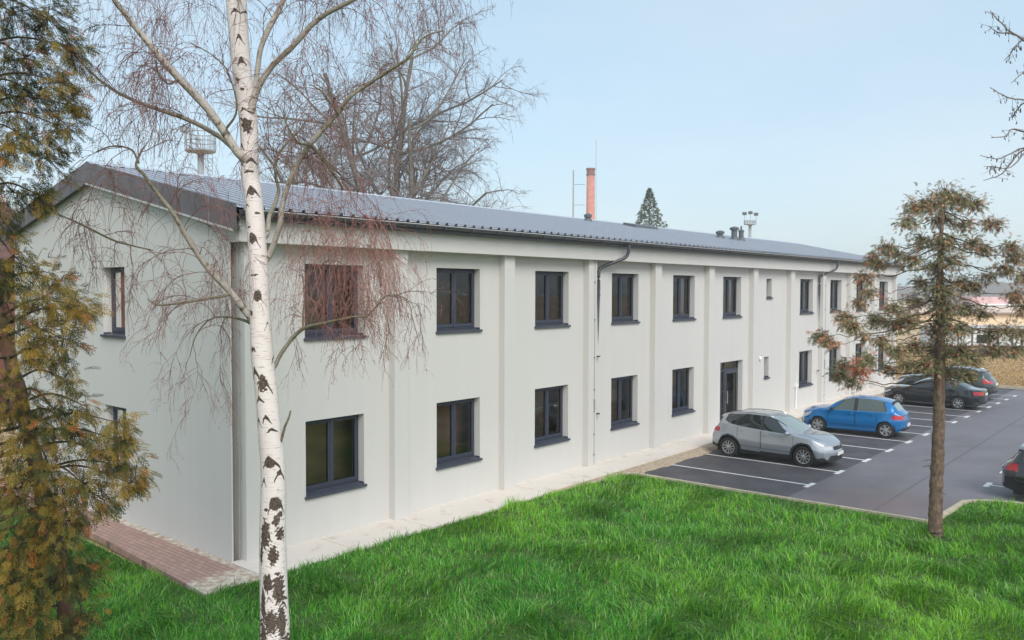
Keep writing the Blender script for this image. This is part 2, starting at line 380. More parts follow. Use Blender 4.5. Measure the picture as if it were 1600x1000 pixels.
# ------------------------------------------------------------------ grass
def pip(P, poly):
    x, y = P[:, 0], P[:, 1]; c = np.zeros(len(P), bool); n = len(poly)
    for i in range(n):
        x1, y1 = poly[i]; x2, y2 = poly[(i+1) % n]
        k = ((y1 > y) != (y2 > y)) & (x < (x2-x1)*(y-y1)/(y2-y1+1e-12)+x1); c ^= k
    return c
def grass():
    n0 = 2600000
    P = np.stack([rng.uniform(-7, 16, n0), rng.uniform(-17, 12, n0)], 1)          # about 3900 tries per square metre
    P = P[pip(P, LAWN)]
    d = np.stack([P[:, 0]-CAM[0], P[:, 1]-CAM[1], np.full(len(P), -CAM[2])], 1)
    D = d@FW; u = d@RT/D*FPX+800; v = 500-d@UP/D*FPX
    keep = (D > 1) & (u > -160) & (u < 1760) & (v < 1150)
    P, D = P[keep], D[keep]
    def nz(sc, seed):
        r = np.random.default_rng(seed); o = np.zeros(len(P))
        for k in range(7):
            a = r.uniform(0, 2*math.pi); f = sc*r.uniform(.6, 1.8); o += np.sin((P[:, 0]*math.cos(a)+P[:, 1]*math.sin(a))*f+r.uniform(0, 6.3))
        return o/7**.5
    tuft = nz(5.5, 3); big = nz(.9, 5); mid = nz(13, 9)
    pr = np.clip((11.5/D)**1.7, 0, 1)*(.40+.13*tuft)
    k = rng.random(len(P)) < pr
    P, D, tuft, big, mid = P[k], D[k], tuft[k], big[k], mid[k]; n = len(P)
    h = (.145+.05*tuft+.03*mid)*rng.lognormal(0, .34, n); h = .72*np.clip(h, .04, .40); h = np.where((P[:, 0] > 11.15) & (P[:, 1] > -9.5), h*.5, h); h = np.where((P[:, 0] > 11.2) & (P[:, 1] > -9.75), h*.7, h)
    wd = .0046*(D/11)**.85*rng.uniform(.6, 1.5, n)
    # neighbours lean the same way, as tufts do
    ang = 2.3*nz(2.2, 11)+rng.normal(0, .9, n); lean = np.clip(rng.normal(.85, .4, n), .05, 1.7)
    dx = np.stack([np.cos(ang), np.sin(ang)], 1); side = np.stack([-dx[:, 1], dx[:, 0]], 1)
    V = np.zeros((n, 7, 3)); ts = [0, .4, .75, 1.0]
    for i, t in enumerate(ts):
        off = dx*(lean*h*t*t*.9)[:, None]; z = h*(t-.28*lean*t*t); w = wd*(1-.25*t-.5*t*t*(t < 1))
        if i < 3:
            V[:, 2*i, :2] = P+off-side*w[:, None]; V[:, 2*i+1, :2] = P+off+side*w[:, None]; V[:, 2*i, 2] = z; V[:, 2*i+1, 2] = z
        else: V[:, 6, :2] = P+off; V[:, 6, 2] = z
    base = np.arange(n)[:, None]*7
    T = np.concatenate([base+np.array(q) for q in ([0, 1, 3], [0, 3, 2], [2, 3, 5], [2, 5, 4], [4, 5, 6])])
    yel = np.clip(.24+.24*big+.16*mid+.025*(P[:, 0]-3)+.18*rng.normal(0, 1, n), 0, 1)[:, None]
    C = (1-yel)*np.array([.048, .235, .018])+yel*np.array([.225, .480, .026])
    C *= rng.uniform(.45, 1.55, n)[:, None]; pale = rng.random(n) < .14; C[pale] = np.array([.28, .50, .15])*rng.uniform(.7, 1.15, (int(pale.sum()), 1))
    dry = rng.random(n) < .03; C[dry] = np.array([.26, .24, .10])
    C = np.repeat(C[:, None, :], 7, 1); C[:, 6] *= 1.15
    o = mesh_np('grass', V.reshape(-1, 3), T, leafmat('grass_blade', .45, .3), None, True, C.reshape(-1, 3))
    tag(o, 'lush green lawn grass in front of the pale building', kind='stuff')
grass()

# ------------------------------------------------------------------ the building
PITCH, P0X, DP, PW = 3.7075, .1839, .21, .40
LEN, DEPTH, WT = 41.2, 10.7, 6.60
YR, ZR, SL = 5.72, 8.0, .2165                       # ridge and roof slope
def zroof(y): return ZR-abs(y-YR)*SL
B = thing('office_building', 'long two-storey pale grey office building with anthracite windows and metal roof', 'building')
XW, WW = 1.6714, 1.5124
ops = []                                            # x0, x1, z0, z1, kind
for n in range(1, 12):
    X = XW+(n-1)*PITCH
    if n == 7: ops.append((24.08, 24.58, 4.87, 5.64, 'small'))
    else: ops.append((X, X+WW, 4.17, 5.675, 'up%d' % n))
    if n == 6: ops.append((20.05, 21.94, 0, 2.48, 'door'))
    elif n == 7: ops.append((23.93, 24.38, 1.61, 2.46, 'small'))
    else: ops.append((X, X+WW, .9375, 2.475, 'lo%d' % n))
gops = [(4.25, 5.33, 4.12, 5.645, 'gable'), (4.25, 5.33, 1.02, 2.52, 'gable')]
RD = .20                                            # reveal depth
def holed(mb, us, vs, rects, f, rd):
    us = sorted(set([us[0], us[1]]+[r[0] for r in rects]+[r[1] for r in rects])); vs = sorted(set([vs[0], vs[1]]+[r[2] for r in rects]+[r[3] for r in rects]))
    for i in range(len(us)-1):
        for j in range(len(vs)-1):
            uc, vc = (us[i]+us[i+1])/2, (vs[j]+vs[j+1])/2
            if any(r[0] < uc < r[1] and r[2] < vc < r[3] for r in rects): continue
            mb.quad(f(us[i], vs[j], 0), f(us[i+1], vs[j], 0), f(us[i+1], vs[j+1], 0), f(us[i], vs[j+1], 0))
    for a, b, c, d, *_ in rects:
        mb.quad(f(a, c, 0), f(a, d, 0), f(a, d, rd), f(a, c, rd)); mb.quad(f(b, c, 0), f(b, c, rd), f(b, d, rd), f(b, d, 0))
        mb.quad(f(a, d, 0), f(b, d, 0), f(b, d, rd), f(a, d, rd)); mb.quad(f(a, c, 0), f(a, c, rd), f(b, c, rd), f(b, c, 0))
w = MB()
holed(w, (P0X+.02, LEN), (-.12, 6.1), ops, lambda u, v, d: (u, d, v), RD+.06)
holed(w, (0.0, DEPTH), (-.12, 6.0), gops, lambda u, v, d: (d, DEPTH-u if False else u, v), RD+.08)
w.add([(0, 0, 6.0), (0, DEPTH, 6.0), (0, DEPTH, zroof(DEPTH)-.02), (0, YR, ZR-.02), (0, 0, zroof(0)-.02)], [(0, 1, 2, 3, 4)])
w.quad((0, 0, -.12), (0, 0, 6.1), (.03, 0, 6.1), (.03, 0, -.12)); w.quad((.03, 0, -.12), (.03, 0, 6.1), (.03, .34, 6.1), (.03, .34, -.12)); w.quad((.03, .34, -.12), (.03, .34, 6.1), (P0X+.1, .34, 6.1), (P0X+.1, .34, -.12))
w.quad((0, DEPTH, -.12), (LEN, DEPTH, -.12), (LEN, DEPTH, zroof(DEPTH)-.02), (0, DEPTH, zroof(DEPTH)-.02))
w.add([(LEN, 0, -.12), (LEN, DEPTH, -.12), (LEN, DEPTH, zroof(DEPTH)-.02), (LEN, YR, ZR-.02), (LEN, 0, zroof(0)-.02)], [(0, 1, 2, 3, 4)])
w.build('wall', M['wall'], B)
for n in range(12):
    x = P0X+n*PITCH; x1 = min(x+PW, LEN+.0)
    if x1-x < .1: continue
    MB().box(x, x1, -DP, .36 if n == 0 else .03, -.12, 6.06).build('pilaster', M['wall'], B, bevel=.008)
fz = 6.03
f = MB().box(-.004, LEN+.05, -.36, .02, fz, 6.50); f.build('fascia', M['wall'], B, bevel=.006)
MB().box(-.05, LEN+.1, -.52, -.362, 6.44, 6.53).build('soffit', M['gutter'], B)
# roof: trapezoidal sheet, ribs running down the slope
def roof_side(y1):
    per = .30; n = int((LEN+.5)/per); V = []; F = []
    prof = [(0, 0), (.14, 0), (.16, .05), (.22, .05), (.24, 0)]
    xs_ = [(-.14+k*per+a, b) for k in range(n+1) for a, b in prof]; xs_ = [(min(x, LEN+.25), h) for x, h in xs_]
    ys_ = np.linspace(YR, y1, 9)
    for i, y in enumerate(ys_):
        for x, h in xs_: V.append((x, y, zroof(y)+h+.012*math.sin(x*.9+y)*.4))
    k = len(xs_)
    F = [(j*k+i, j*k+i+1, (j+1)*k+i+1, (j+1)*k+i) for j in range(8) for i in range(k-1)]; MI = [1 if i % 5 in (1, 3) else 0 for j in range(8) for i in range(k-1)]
    return V, F, MI
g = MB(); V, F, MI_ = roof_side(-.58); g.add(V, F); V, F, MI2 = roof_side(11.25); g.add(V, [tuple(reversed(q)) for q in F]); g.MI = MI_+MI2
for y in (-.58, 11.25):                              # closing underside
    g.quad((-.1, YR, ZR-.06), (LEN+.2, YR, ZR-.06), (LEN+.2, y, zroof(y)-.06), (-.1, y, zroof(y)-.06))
roof = g.build('roof', [M['roof'], mat('rib_side_shade', (.24, .26, .30), .45)], B)  # rib sides in a darker copy of the sheet: shade put into the colour
rc = MB()
for s in (-1, 1):
    rc.quad((-.15, YR, ZR+.075), (LEN+.25, YR, ZR+.075), (LEN+.25, YR+s*.2, zroof(YR+.2)+.045), (-.15, YR+s*.2, zroof(YR+.2)+.045))
rc.build('ridge_cap', M['roof'], roof)
# bargeboards
def barge(x0, x1, y0, y1, mb):
    for ya, yb in ((y0, YR), (YR, y1)):
        za, zb = zroof(ya)+.05, zroof(yb)+.05; h = .47
        a = [(x0, ya, za-h), (x0, yb, zb-h), (x0, yb, zb), (x0, ya, za)]; b = [(x1, *p[1:]) for p in a]
        mb.add(a+b, [(3, 2, 1, 0), (4, 5, 6, 7), (0, 1, 5, 4), (1, 2, 6, 5), (2, 3, 7, 6), (3, 0, 4, 7)])
g = MB(); barge(-.17, -.145, -.50, 11.2, g); g.build('bargeboard', M['barge'], B)
g = MB(); barge(LEN+.255, LEN+.28, -.50, 11.2, g); g.build('bargeboard', M['barge'], B)
g = MB()                                             # verge soffit and light drip flashing under the board
for ya, yb in ((-.5, YR), (YR, 11.2)):
    g.quad((-.144, ya, zroof(ya)-.36), (-.144, yb, zroof(yb)-.36), (-.001, yb, zroof(yb)-.36), (-.001, ya, zroof(ya)-.36))
g.build('verge_soffit', M['gutter'], B)
g = MB()
for ya, yb in ((-.42, YR),):
    za, zb = zroof(ya)-.425, zroof(yb)-.425
    a = [(-.19, ya, za-.035), (-.19, yb, zb-.035), (-.19, yb, zb), (-.19, ya, za)]; b = [(-.172, *p[1:]) for p in a]
    g.add(a+b, [(3, 2, 1, 0), (4, 5, 6, 7), (0, 1, 5, 4), (1, 2, 6, 5), (2, 3, 7, 6), (3, 0, 4, 7)])
g.build('drip_flashing', M['trimlight'], B)
for y in (.42, 2.35, 4.2, 7.4, 9.3):                   # joints of the verge sheets
    z = zroof(y)+.05; MB().box(-.172, -.1705, y-.004, y+.004, z-.46, z).build('sheet_joint', M['trimlight'], B)
# half-round gutter and its brackets
g = MB(); V = []; th = np.linspace(math.pi, 2*math.pi, 9)
for x in (-.12, LEN+.22):
    V += [(x, -.62+.075*math.cos(t), 6.59+.075*math.sin(t)) for t in th]+[(x, -.62+.068*math.cos(t), 6.59+.068*math.sin(t)) for t in th[::-1]]
g.add(V, [(i, (i+1) % 18, 18+(i+1) % 18, 18+i) for i in range(18)]+[tuple(range(17, -1, -1)), tuple(range(18, 36))])
gut = g.build('gutter', M['gutter'], B, smooth=False)
for x in np.arange(.5, LEN, .9):
    g = MB(); g.box(x-.012, x+.012, -.70, -.535, 6.505, 6.515); g.box(x-.012, x+.012, -.702, -.696, 6.51, 6.60); g.build('gutter_bracket', M['gutter'], gut)
g = MB(); g.tube([(-.12, -.695, 6.592), (LEN+.22, -.695, 6.592)], .011, 6); g.build('gutter_bead', M['trimlight'], gut)
# downpipes with swan neck
for x in (11.96, 29.68):
    g = MB(); p = smoothline([(x+.80, -.62, 6.50), (x+.80, -.60, 6.30), (x+.72, -.52, 6.12), (x+.30, -.22, 5.92), (x+.04, -.10, 5.78), (x, -.09, 5.6), (x, -.09, 5.2)], 5)
    p = np.vstack([p, [(x, -.09, z) for z in (3.5, 1.8, .24 if x < 20 else .0)]])
    g.tube(p, .05, 12); dp_ = g.build('downpipe', M['gutter'], B, smooth=True)
    for z in (5.0, 3.2, 1.5): MB().lathe([(.058, z-.02), (.058, z+.02)], 12, (x, -.09, 0)).build('pipe_clip', M['gutter'], dp_)
# lightning conductors on the pilasters
for x, y in ((.125, -.06), (P0X+3*PITCH+.27, -DP-.02), (P0X+8*PITCH+.25, -DP-.02)):
    g = MB(); g.tube([(x, y, .05), (x, y, 6.03)], .006 if x > 1 else .012, 6); lc = g.build('lightning_conductor', M['zinc'], B)
    for z in (.35, .95, 1.62, 1.95, 2.25, 3.2, 4.3, 5.4): MB().box(x-.022, x+.022, y-.012, y+.018, z-.025, z+.025).build('conductor_clip', M['zinc'], lc)
    MB().box(x-.014, x+.014, y-.016, y+.01, 1.66, 1.92).build('test_joint', M['zinc'], lc)

# windows
def ring(mb, a, b, c, d, t, f, y0, y1, tb=None):      # rectangular frame in (u, v), thickness t
    tb = t if tb is None else tb
    for (u0, u1, v0, v1) in ((a, a+t, c, d), (b-t, b, c, d), (a+t, b-t, c, c+tb), (a+t, b-t, d-t, d)):
        V = [f(u, v, y) for y in (y0, y1) for u, v in ((u0, v0), (u1, v0), (u1, v1), (u0, v1))]
        mb.add(V, [(0, 1, 2, 3), (7, 6, 5, 4), (0, 4, 5, 1), (1, 5, 6, 2), (2, 6, 7, 3), (3, 7, 4, 0)])
def window(op, f, parent):
    a, b, c, d, kind = op; small = kind == 'small'
    sillh = .03; c2 = c+sillh
    mb = MB(); ring(mb, a, b, c2, d, .045, f, RD-.01, RD+.07)
    mid = (a+b)/2; panes = [(a+.045, b-.045)] if small or kind == 'gable' else [(a+.045, mid), (mid, b-.045)]
    tt = .035 if small else .062
    for p0, p1 in panes: ring(mb, p0+.002, p1-.002, c2+.047, d-.047, tt, f, RD-.03, RD+.05, tb=tt+.02)
    if len(panes) > 1: ring(mb, mid-.022, mid+.022, c2+.05, d-.05, .022, f, RD-.042, RD-.0305)
    o = mb.build('window', M['frame'], parent, bevel=.004)
    gm = MB()
    for p0, p1 in panes:
        y = RD+.005; gm.add([f(p0+tt, c2+.047+tt, y), f(p1-tt, c2+.047+tt, y), f(p1-tt, d-.047-tt, y), f(p0+tt, d-.047-tt, y)], [(0, 1, 2, 3)])
    gm.build('pane', M['glass'], o)
    if not small:
        gk = MB()
        for p0, p1 in panes: ring(gk, p0+tt, p1-tt, c2+.047+tt+.02, d-.047-tt, .006, f, RD-.033, RD-.0302)
        gk.build('gasket', M['gutter'], o)
    sm = MB(); e = .035
    V = [f(a-e, c+.028, RD-.012), f(b+e, c+.028, RD-.012), f(b+e, c-.004, -.055), f(a-e, c-.004, -.055), f(b+e, c-.045, -.055), f(a-e, c-.045, -.055), f(b+e, c-.045, -.003), f(a-e, c-.045, -.003)]
    # the sheet sits between the reveals, its nose runs past them in front of the wall
    V = [f(a+.001, c+.028, RD-.012), f(b-.001, c+.028, RD-.012), f(b-.001, c+.002, -.004), f(a+.001, c+.002, -.004)]
    sm.add(V, [(0, 1, 2, 3)])
    n0 = [f(u, v, y) for y in (-.062, -.003) for u, v in ((a-e, c-.05), (b+e, c-.05), (b+e, c+.003), (a-e, c+.003))]
    sm.add(n0, [(0, 1, 2, 3), (7, 6, 5, 4), (0, 4, 5, 1), (1, 5, 6, 2), (2, 6, 7, 3), (3, 7, 4, 0)])
    for u0, u1 in ((a+.001, a+.012), (b-.012, b-.001)):
        n0 = [f(u, v, y) for y in (-.001, RD-.03) for u, v in ((u0, c+.004), (u1, c+.004), (u1, c+.05), (u0, c+.05))]
        sm.add(n0, [(0, 1, 2, 3), (7, 6, 5, 4), (0, 4, 5, 1), (1, 5, 6, 2), (2, 6, 7, 3), (3, 7, 4, 0)])
    sm.build('sill', M['sill'], o)
    return o
def curtain(o, x0, x1, z0, z1, y=RD+.16):
    n = 60; V = []
    for i in range(n+1):
        u = i/n; x = x0+(x1-x0)*u; yy = y+.03*math.sin(u*(x1-x0)*42)+.01*math.sin(u*90+1)
        V += [(x, yy, z0), (x, yy, z1)]
    MB().add(V, [(2*i, 2*i+2, 2*i+3, 2*i+1) for i in range(n)]).build('curtain', M['curtain'], o, smooth=True)
ff = lambda u, v, d: (u, d, v)
for op in ops:
    if op[4] == 'door': continue
    o = window(op, ff, B); a, b, c, d, k = op
    if k in ('up5',): curtain(o, a+.25, a+.62, c, d); curtain(o, b-.45, b-.1, c, d)
    if k in ('up6',): curtain(o, a+.75, b, c, d)
    if k in ('up8', 'up9', 'up11'): curtain(o, a+.55, b-.05, c, d)
    if k in ('up10', 'lo8', 'lo9'): curtain(o, a, b, c, d)
for op in gops: window(op, lambda u, v, d: (d, u, v), B)
# entrance: glazed side panel, door leaf, transom
a, b, c, d, _ = [o for o in ops if o[4] == 'door'][0]
g = MB(); ring(g, a, b, .0, d, .06, ff, RD-.01, RD+.06); xs0 = a+.72
g.box(xs0-.04, xs0+.04, RD-.012, RD+.058, .06, d-.06); g.box(a+.06, b-.06, RD-.014, RD+.056, 2.10, 2.17)
door = g.build('door', M['frame'], B)
g = MB(); ring(g, xs0+.045, b-.065, .02, 2.095, .10, ff, RD-.03, RD+.02, tb=.22); g.build('door_leaf', M['doorpanel'], door, bevel=.005)
g = MB(); g.quad((a+.06, RD+.02, .06), (xs0-.04, RD+.02, .06), (xs0-.04, RD+.02, 2.1), (a+.06, RD+.02, 2.1)); g.quad((a+.06, RD+.02, 2.17), (b-.06, RD+.02, 2.17), (b-.06, RD+.02, d-.06), (a+.06, RD+.02, d-.06)); g.quad((xs0+.15, RD-.005, .24), (b-.165, RD-.005, .24), (b-.165, RD-.005, 1.99), (xs0+.15, RD-.005, 1.99)); g.build('pane', M['glass'], door)
g = MB()
for x in np.linspace(a+.14, xs0-.1, 5): g.box(x-.008, x+.008, RD-.03, RD-.014, .08, 2.08)
for z in (.7, 1.35): g.box(a+.06, xs0-.04, RD-.034, RD-.02, z-.012, z+.012)
g.build('grille', M['doorpanel'], door)
g = MB(); g.tube([(xs0+.13, RD-.085, .85), (xs0+.13, RD-.085, 1.35)], .016, 8); g.box(xs0+.12, xs0+.14, RD-.085, RD-.03, .9, .92); g.box(xs0+.12, xs0+.14, RD-.085, RD-.03, 1.28, 1.3); g.build('handle', M['zinc'], door)
MB().box(a, b, .0+.003, RD+.06, -.05, .018).build('doorstep', M['concrete'], door)
# rooms behind the glass
def rooms(z0, z1, mt, yb_):
    g = MB()
    g.quad((.3, yb_, z0), (LEN-.3, yb_, z0), (LEN-.3, yb_, z1), (.3, yb_, z1)); g.quad((.3, .27, z1), (LEN-.3, .27, z1), (LEN-.3, yb_, z1), (.3, yb_, z1))
    for n in range(0, 12): g.box(P0X+n*PITCH+.15, P0X+n*PITCH+.27, .27, yb_-.01, z0, z1-.01)
    g.quad((.29, 3.5, z1), (.29, 7, z1), (2.5, 7, z1), (2.5, 3.5, z1)); g.quad((2.5, 3.5, z0), (2.5, 7, z0), (2.5, 7, z1), (2.5, 3.5, z1)); g.quad((.29, 3.5, z0), (2.5, 3.5, z0), (2.5, 3.5, z1), (.29, 3.5, z1)); g.quad((.29, 7, z0), (2.5, 7, z0), (2.5, 7, z1), (.29, 7, z1))
    g.build('interior', mt, B)
rooms(.06, 3.0, M['interior'], .72); rooms(3.26, 6.0, M['interior_up'], 1.4)
g = MB()
for z in (.05, 3.25): g.quad((.3, .27, z), (LEN-.3, .27, z), (LEN-.3, (.71 if z < 1 else 1.39), z), (.3, (.71 if z < 1 else 1.39), z)); g.quad((.3, 3.51, z), (2.49, 3.51, z), (2.49, 6.99, z), (.3, 6.99, z))
g.build('interior_floor', M['floor'], B)
# wall lamp, gas riser, roof fittings
g = MB(); g.lathe([(.07, -.07), (.09, -.05), (.09, -.01), (.06, -.003)], 16, (23.5, 0, 2.43), 'y'); g.build('wall_lamp', M['white'], B, smooth=True)
g = MB(); g.tube([(27.2, -.05, .0), (27.2, -.05, .95)], .03, 8); g.box(27.1, 27.3, -.10, -.004, .95, 1.1); g.tube([(27.2, -.05, 1.1), (27.2, -.05, 1.5)], .014, 6); g.build('riser_pipe', M['white'], B)
def vent(x, y, h, r, cowl):
    z = zroof(y); g = MB(); g.lathe([(r*1.9, z-.06), (r*1.5, z+.10), (r, z+.16), (r, z+h)]+([(r*1.5, z+h), (r*1.6, z+h+.10), (r*.5, z+h+.16)] if cowl else [(r*1.25, z+h), (r*1.25, z+h+.05), (r*.4, z+h+.12), (r*.3, z+h+.28)]), 14, (x, y, 0))
    g.build('roof_vent', M['darksteel'], roof)
vent(27.35, 3.7, .22, .13, True); vent(28.2, 3.4, .50, .14, True); vent(29.15, 3.5, .45, .12, False); vent(18.6, 5.0, .18, .10, True)
g = MB(); y0, y1 = 4.5, 5.1
for (xa, xb) in ((21.3, 23.1),):
    g.add([(x, y, zroof(y)+h) for h in (.02, .14) for x, y in ((xa, y0), (xb, y0), (xb, y1), (xa, y1))], [(0, 3, 2, 1), (4, 5, 6, 7), (0, 1, 5, 4), (1, 2, 6, 5), (2, 3, 7, 6), (3, 0, 4, 7)])
g.build('roof_hatch', M['darksteel'], roof)

# ------------------------------------------------------------------ cars
def pchip(xs, ys, x):
    xs = np.asarray(xs, float); ys = np.asarray(ys, float); h = np.diff(xs); d = np.diff(ys)/h; m_ = np.zeros(len(xs))
    for i in range(1, len(xs)-1):
        if d[i-1]*d[i] > 0:
            w1, w2 = 2*h[i]+h[i-1], h[i]+2*h[i-1]; m_[i] = (w1+w2)/(w1/d[i-1]+w2/d[i])
    m_[0], m_[-1] = d[0], d[-1]
    i = np.clip(np.searchsorted(xs, x)-1, 0, len(h)-1); t = (x-xs[i])/h[i]
    return (2*t**3-3*t**2+1)*ys[i]+(t**3-2*t**2+t)*h[i]*m_[i]+(-2*t**3+3*t**2)*ys[i+1]+(t**3-t**2)*h[i]*m_[i+1]
def cv(tab, s): a = np.array(tab); return pchip(a[:, 0], a[:, 1], s)
M['tyre'] = mat('tyre_rubber', (.018, .018, .02), .85); M['rim'] = mat('alloy', (.52, .52, .53), .32, metal=.75)
M['rimdark'] = mat('brake_dark', (.02, .02, .022), .7)
M['cglass'] = mat('car_glass', (.02, .025, .026), .03, spec=1.0); M['ctrim'] = mat('black_plastic', (.022, .022, .024), .6)
M['wscreen'] = mat('windscreen_glass', (.24, .30, .29), .04, spec=1.0)  # pale base: sky reflection and bright cabin put into the colour
M['head'] = mat('headlamp_lens', (.55, .57, .6), .08, spec=.9, coat=1); M['tail'] = mat('taillamp_lens', (.42, .012, .02), .12, coat=1)
M['seam'] = mat('panel_gap', (.008, .008, .009), .9); M['plate'] = mat('number_plate', (.75, .75, .75), .4); M['chrome'] = mat('bright_trim', (.55, .55, .57), .2, metal=1)
def car(name, label, sp, loc, rz, paint, group=None):
    root = thing(name, label, 'car', loc, rz, group)
    L, ax1, ax2, wr = sp['L'], sp['ax1'], sp['ax2'], sp['wr']
    ds = .02; S = np.unique(np.round(np.concatenate([np.linspace(0, .15, 12), np.arange(.15, L-.15, ds), np.linspace(L-.15, L, 12)]), 4))
    zt, zb_, yb, ym, zm, z0, y3 = [cv(sp[k], S) for k in ('ztop', 'zbelt', 'ybelt', 'ymax', 'zmid', 'zbot', 'yroof')]
    drop = cv(sp['drop'], S)
    n1, n2, n3 = 26, 14, 16
    t = np.linspace(0, 1, n1, endpoint=False); rows = []; seg = []; fr = []
    y0 = ym-.10
    for tt in t:                          # bodyside: sill, crease, shoulder
        if tt < .5:
            q = tt/.5; e = math.sin(q*math.pi/2); y = y0+(ym-y0)*e**.8; z = z0+(zm-z0)*q
        else:
            q = (tt-.5)/.5; y = ym+(yb-ym)*(q**2.2)-.012*np.sin(q*math.pi); z = zm+(zb_-zm)*q
        rows.append((y, z)); seg.append(1); fr.append(tt)
    z3 = zt-drop
    for tt in np.linspace(0, 1, n2, endpoint=False):
        y = yb+(y3-yb)*tt+.02*np.sin(tt*math.pi)*np.clip((z3-zb_)/.3, 0, 1); z = zb_+(z3-zb_)*tt
        rows.append((y, z)); seg.append(2); fr.append(tt)
    for tt in np.linspace(0, 1, n3):
        y = y3*(1-tt); z = z3+drop*(1-(1-tt)**2.4)
        rows.append((y, z)); seg.append(3); fr.append(tt)
    Y = np.array([r[0] for r in rows]); Z = np.array([r[1] for r in rows]); nv, ns = Y.shape
    X = np.broadcast_to(S, Y.shape).copy()
    # full ring across the car: left half, then mirrored right half
    Xf = np.vstack([X, X[-2::-1]]); Yf = np.vstack([Y, -Y[-2::-1]]); Zf = np.vstack([Z, Z[-2::-1]])
    segf = np.array(seg+seg[-2::-1]); frf = np.array(fr+fr[-2::-1])
    def warp(x, y, z):
        wf = np.clip(1-x/.75, 0, 1)**1.5; wb = np.clip(1-(L-x)/.7, 0, 1)**1.5
        return x+wf*(sp['cf']*(np.abs(y)/.85)**2.4+sp['nose']*np.clip(z-.52, 0, 1)+.06*np.clip(.4-z, 0, 1))-wb*(sp['cb']*(np.abs(y)/.85)**2.6+sp['tailslope']*np.clip(z-.7, 0, 1)+.25*np.clip(.42-z, 0, 1))
    nvf = len(Xf); Vg = np.stack([warp(Xf, Yf, Zf), Yf, Zf], -1)         # (nvf, ns, 3)
    V = Vg.reshape(-1, 3); idx = np.arange(nvf*ns).reshape(nvf, ns)
    F = np.stack([idx[:-1, :-1], idx[:-1, 1:], idx[1:, 1:], idx[1:, :-1]], -1).reshape(-1, 4)
    fs = ((Xf[:-1, :-1]+Xf[:-1, 1:])/2).ravel(); fy = ((Yf[:-1, :-1]+Yf[1:, :-1])/2).ravel(); fz_ = ((Zf[:-1, :-1]+Zf[1:, :-1]+Zf[:-1, 1:]+Zf[1:, 1:])/4).ravel()
    sg = np.repeat(np.where(np.arange(nvf-1) < nvf//2, segf[:-1], segf[1:]), ns-1); ft = np.repeat((frf[:-1]+frf[1:])/2, ns-1)
    lab = np.full(len(F), 'body', object)
    cl = sp.get('clad', 0)
    zbs = cv(sp['zbelt'], fs); zbo = cv(sp['zbot'], fs)
    d1 = np.hypot(fs-ax1, fz_-wr); d2 = np.hypot(fs-ax2, fz_-wr); low = (sg == 1)
    ra = wr*sp.get('arch', 1.14)
    for k, (da, db) in enumerate(sp['doors']):
        mk = low & (fs > da) & (fs < db) & (fz_ > sp['sillz']); lab[mk & (fy > 0)] = 'door%dL' % k; lab[mk & (fy < 0)] = 'door%dR' % k
    lab[low & (fz_ < zbo+cl)] = 'trim'
    lab[low & ((d1 < ra+cl*.5) | (d2 < ra+cl*.5))] = 'trim' if cl else 'body'
    # glass
    s2 = sg == 2
    a0, a1, c0, c1 = sp['glass']                                         # belt front, roof front, roof rear, belt rear
    lo = a0+(a1-a0)*ft; hi = c1+(c0-c1)*ft
    hi = np.minimum(hi, c1-sp.get('kick', 0)*np.clip((.55-ft)/.55, 0, 1)**1.5) if sp.get('kick') else hi
    gl = s2 & (ft > .10) & (ft < .90) & (fs > lo) & (fs < hi)
    for j, (pa, pb) in enumerate(sp['pillars']): gl &= ~((fs > pa) & (fs < pb))
    cut = [a0-9]+[(p[0]+p[1])/2 for p in sp['pillars']]+[99]
    surround = s2 & (ft > .04) & (ft < .95) & (fs > lo-.05) & (fs < hi+.05)
    lab[surround & ~gl] = 'trim'
    for j in range(len(cut)-1):
        mk = gl & (fs > cut[j]) & (fs < cut[j+1]); lab[mk & (fy > 0)] = 'window%dL' % j; lab[mk & (fy < 0)] = 'window%dR' % j
    s3 = sg == 3; w0, w1, r0, r1 = sp['screens']; edge = np.abs(fy)/cv(sp['yroof'], fs)
    lab[s3 & (fs > w0) & (fs < w1) & (edge < .93)] = 'screen'
    lab[s3 & (fs > r0) & (fs < r1) & (edge < .86)] = 'rear'
    lab[s3 & (fs < w0-.03) & (fs > .16)] = 'bonnet'
    # lamps
    ha, hb, hz0, hz1 = sp['head']; hl = (fs < hb-(zbs-.012-fz_)*1.6) & (fs > ha) & (fz_ > zbs-hz0) & (fz_ < zbs-hz1*0-.012) & (sg == 1)
    lab[hl & (fy > 0)] = 'headL'; lab[hl & (fy < 0)] = 'headR'
    ta, tz0, tz1 = sp['tail']; tl = (fs > ta) & (fz_ > tz0) & (fz_ < tz1) & ((sg == 1) | (s2 & (ft < .3)))
    lab[tl & (fy > 0)] = 'tailL'; lab[tl & (fy < 0)] = 'tailR'
    keep = ~(low & ((d1 < ra) | (d2 < ra)))
    Fs = [F[keep]]; lb = [lab[keep]]
    # end caps
    capV = [V]; off = len(V)
    for e, si in ((0, 0), (1, ns-1)):
        yy, zz, k = Y[:, si], Z[:, si], 25; u = np.linspace(1, -1, k)
        cy = yy[:, None]*u; cz = np.broadcast_to(zz[:, None], cy.shape); cx = warp(np.full(cy.shape, S[si]), cy, cz)
        capV.append(np.stack([cx, cy, cz], -1).reshape(-1, 3)); ii = np.arange(nv*k).reshape(nv, k)+off; off += nv*k
        q = np.stack([ii[:-1, :-1], ii[1:, :-1], ii[1:, 1:], ii[:-1, 1:]], -1)
        if e: q = q[..., ::-1]
        py = ((cy[:-1, :-1]+cy[1:, 1:])/2).ravel(); pz = ((cz[:-1, :-1]+cz[1:, 1:])/2).ravel(); l2 = np.full(len(py), 'body', object)
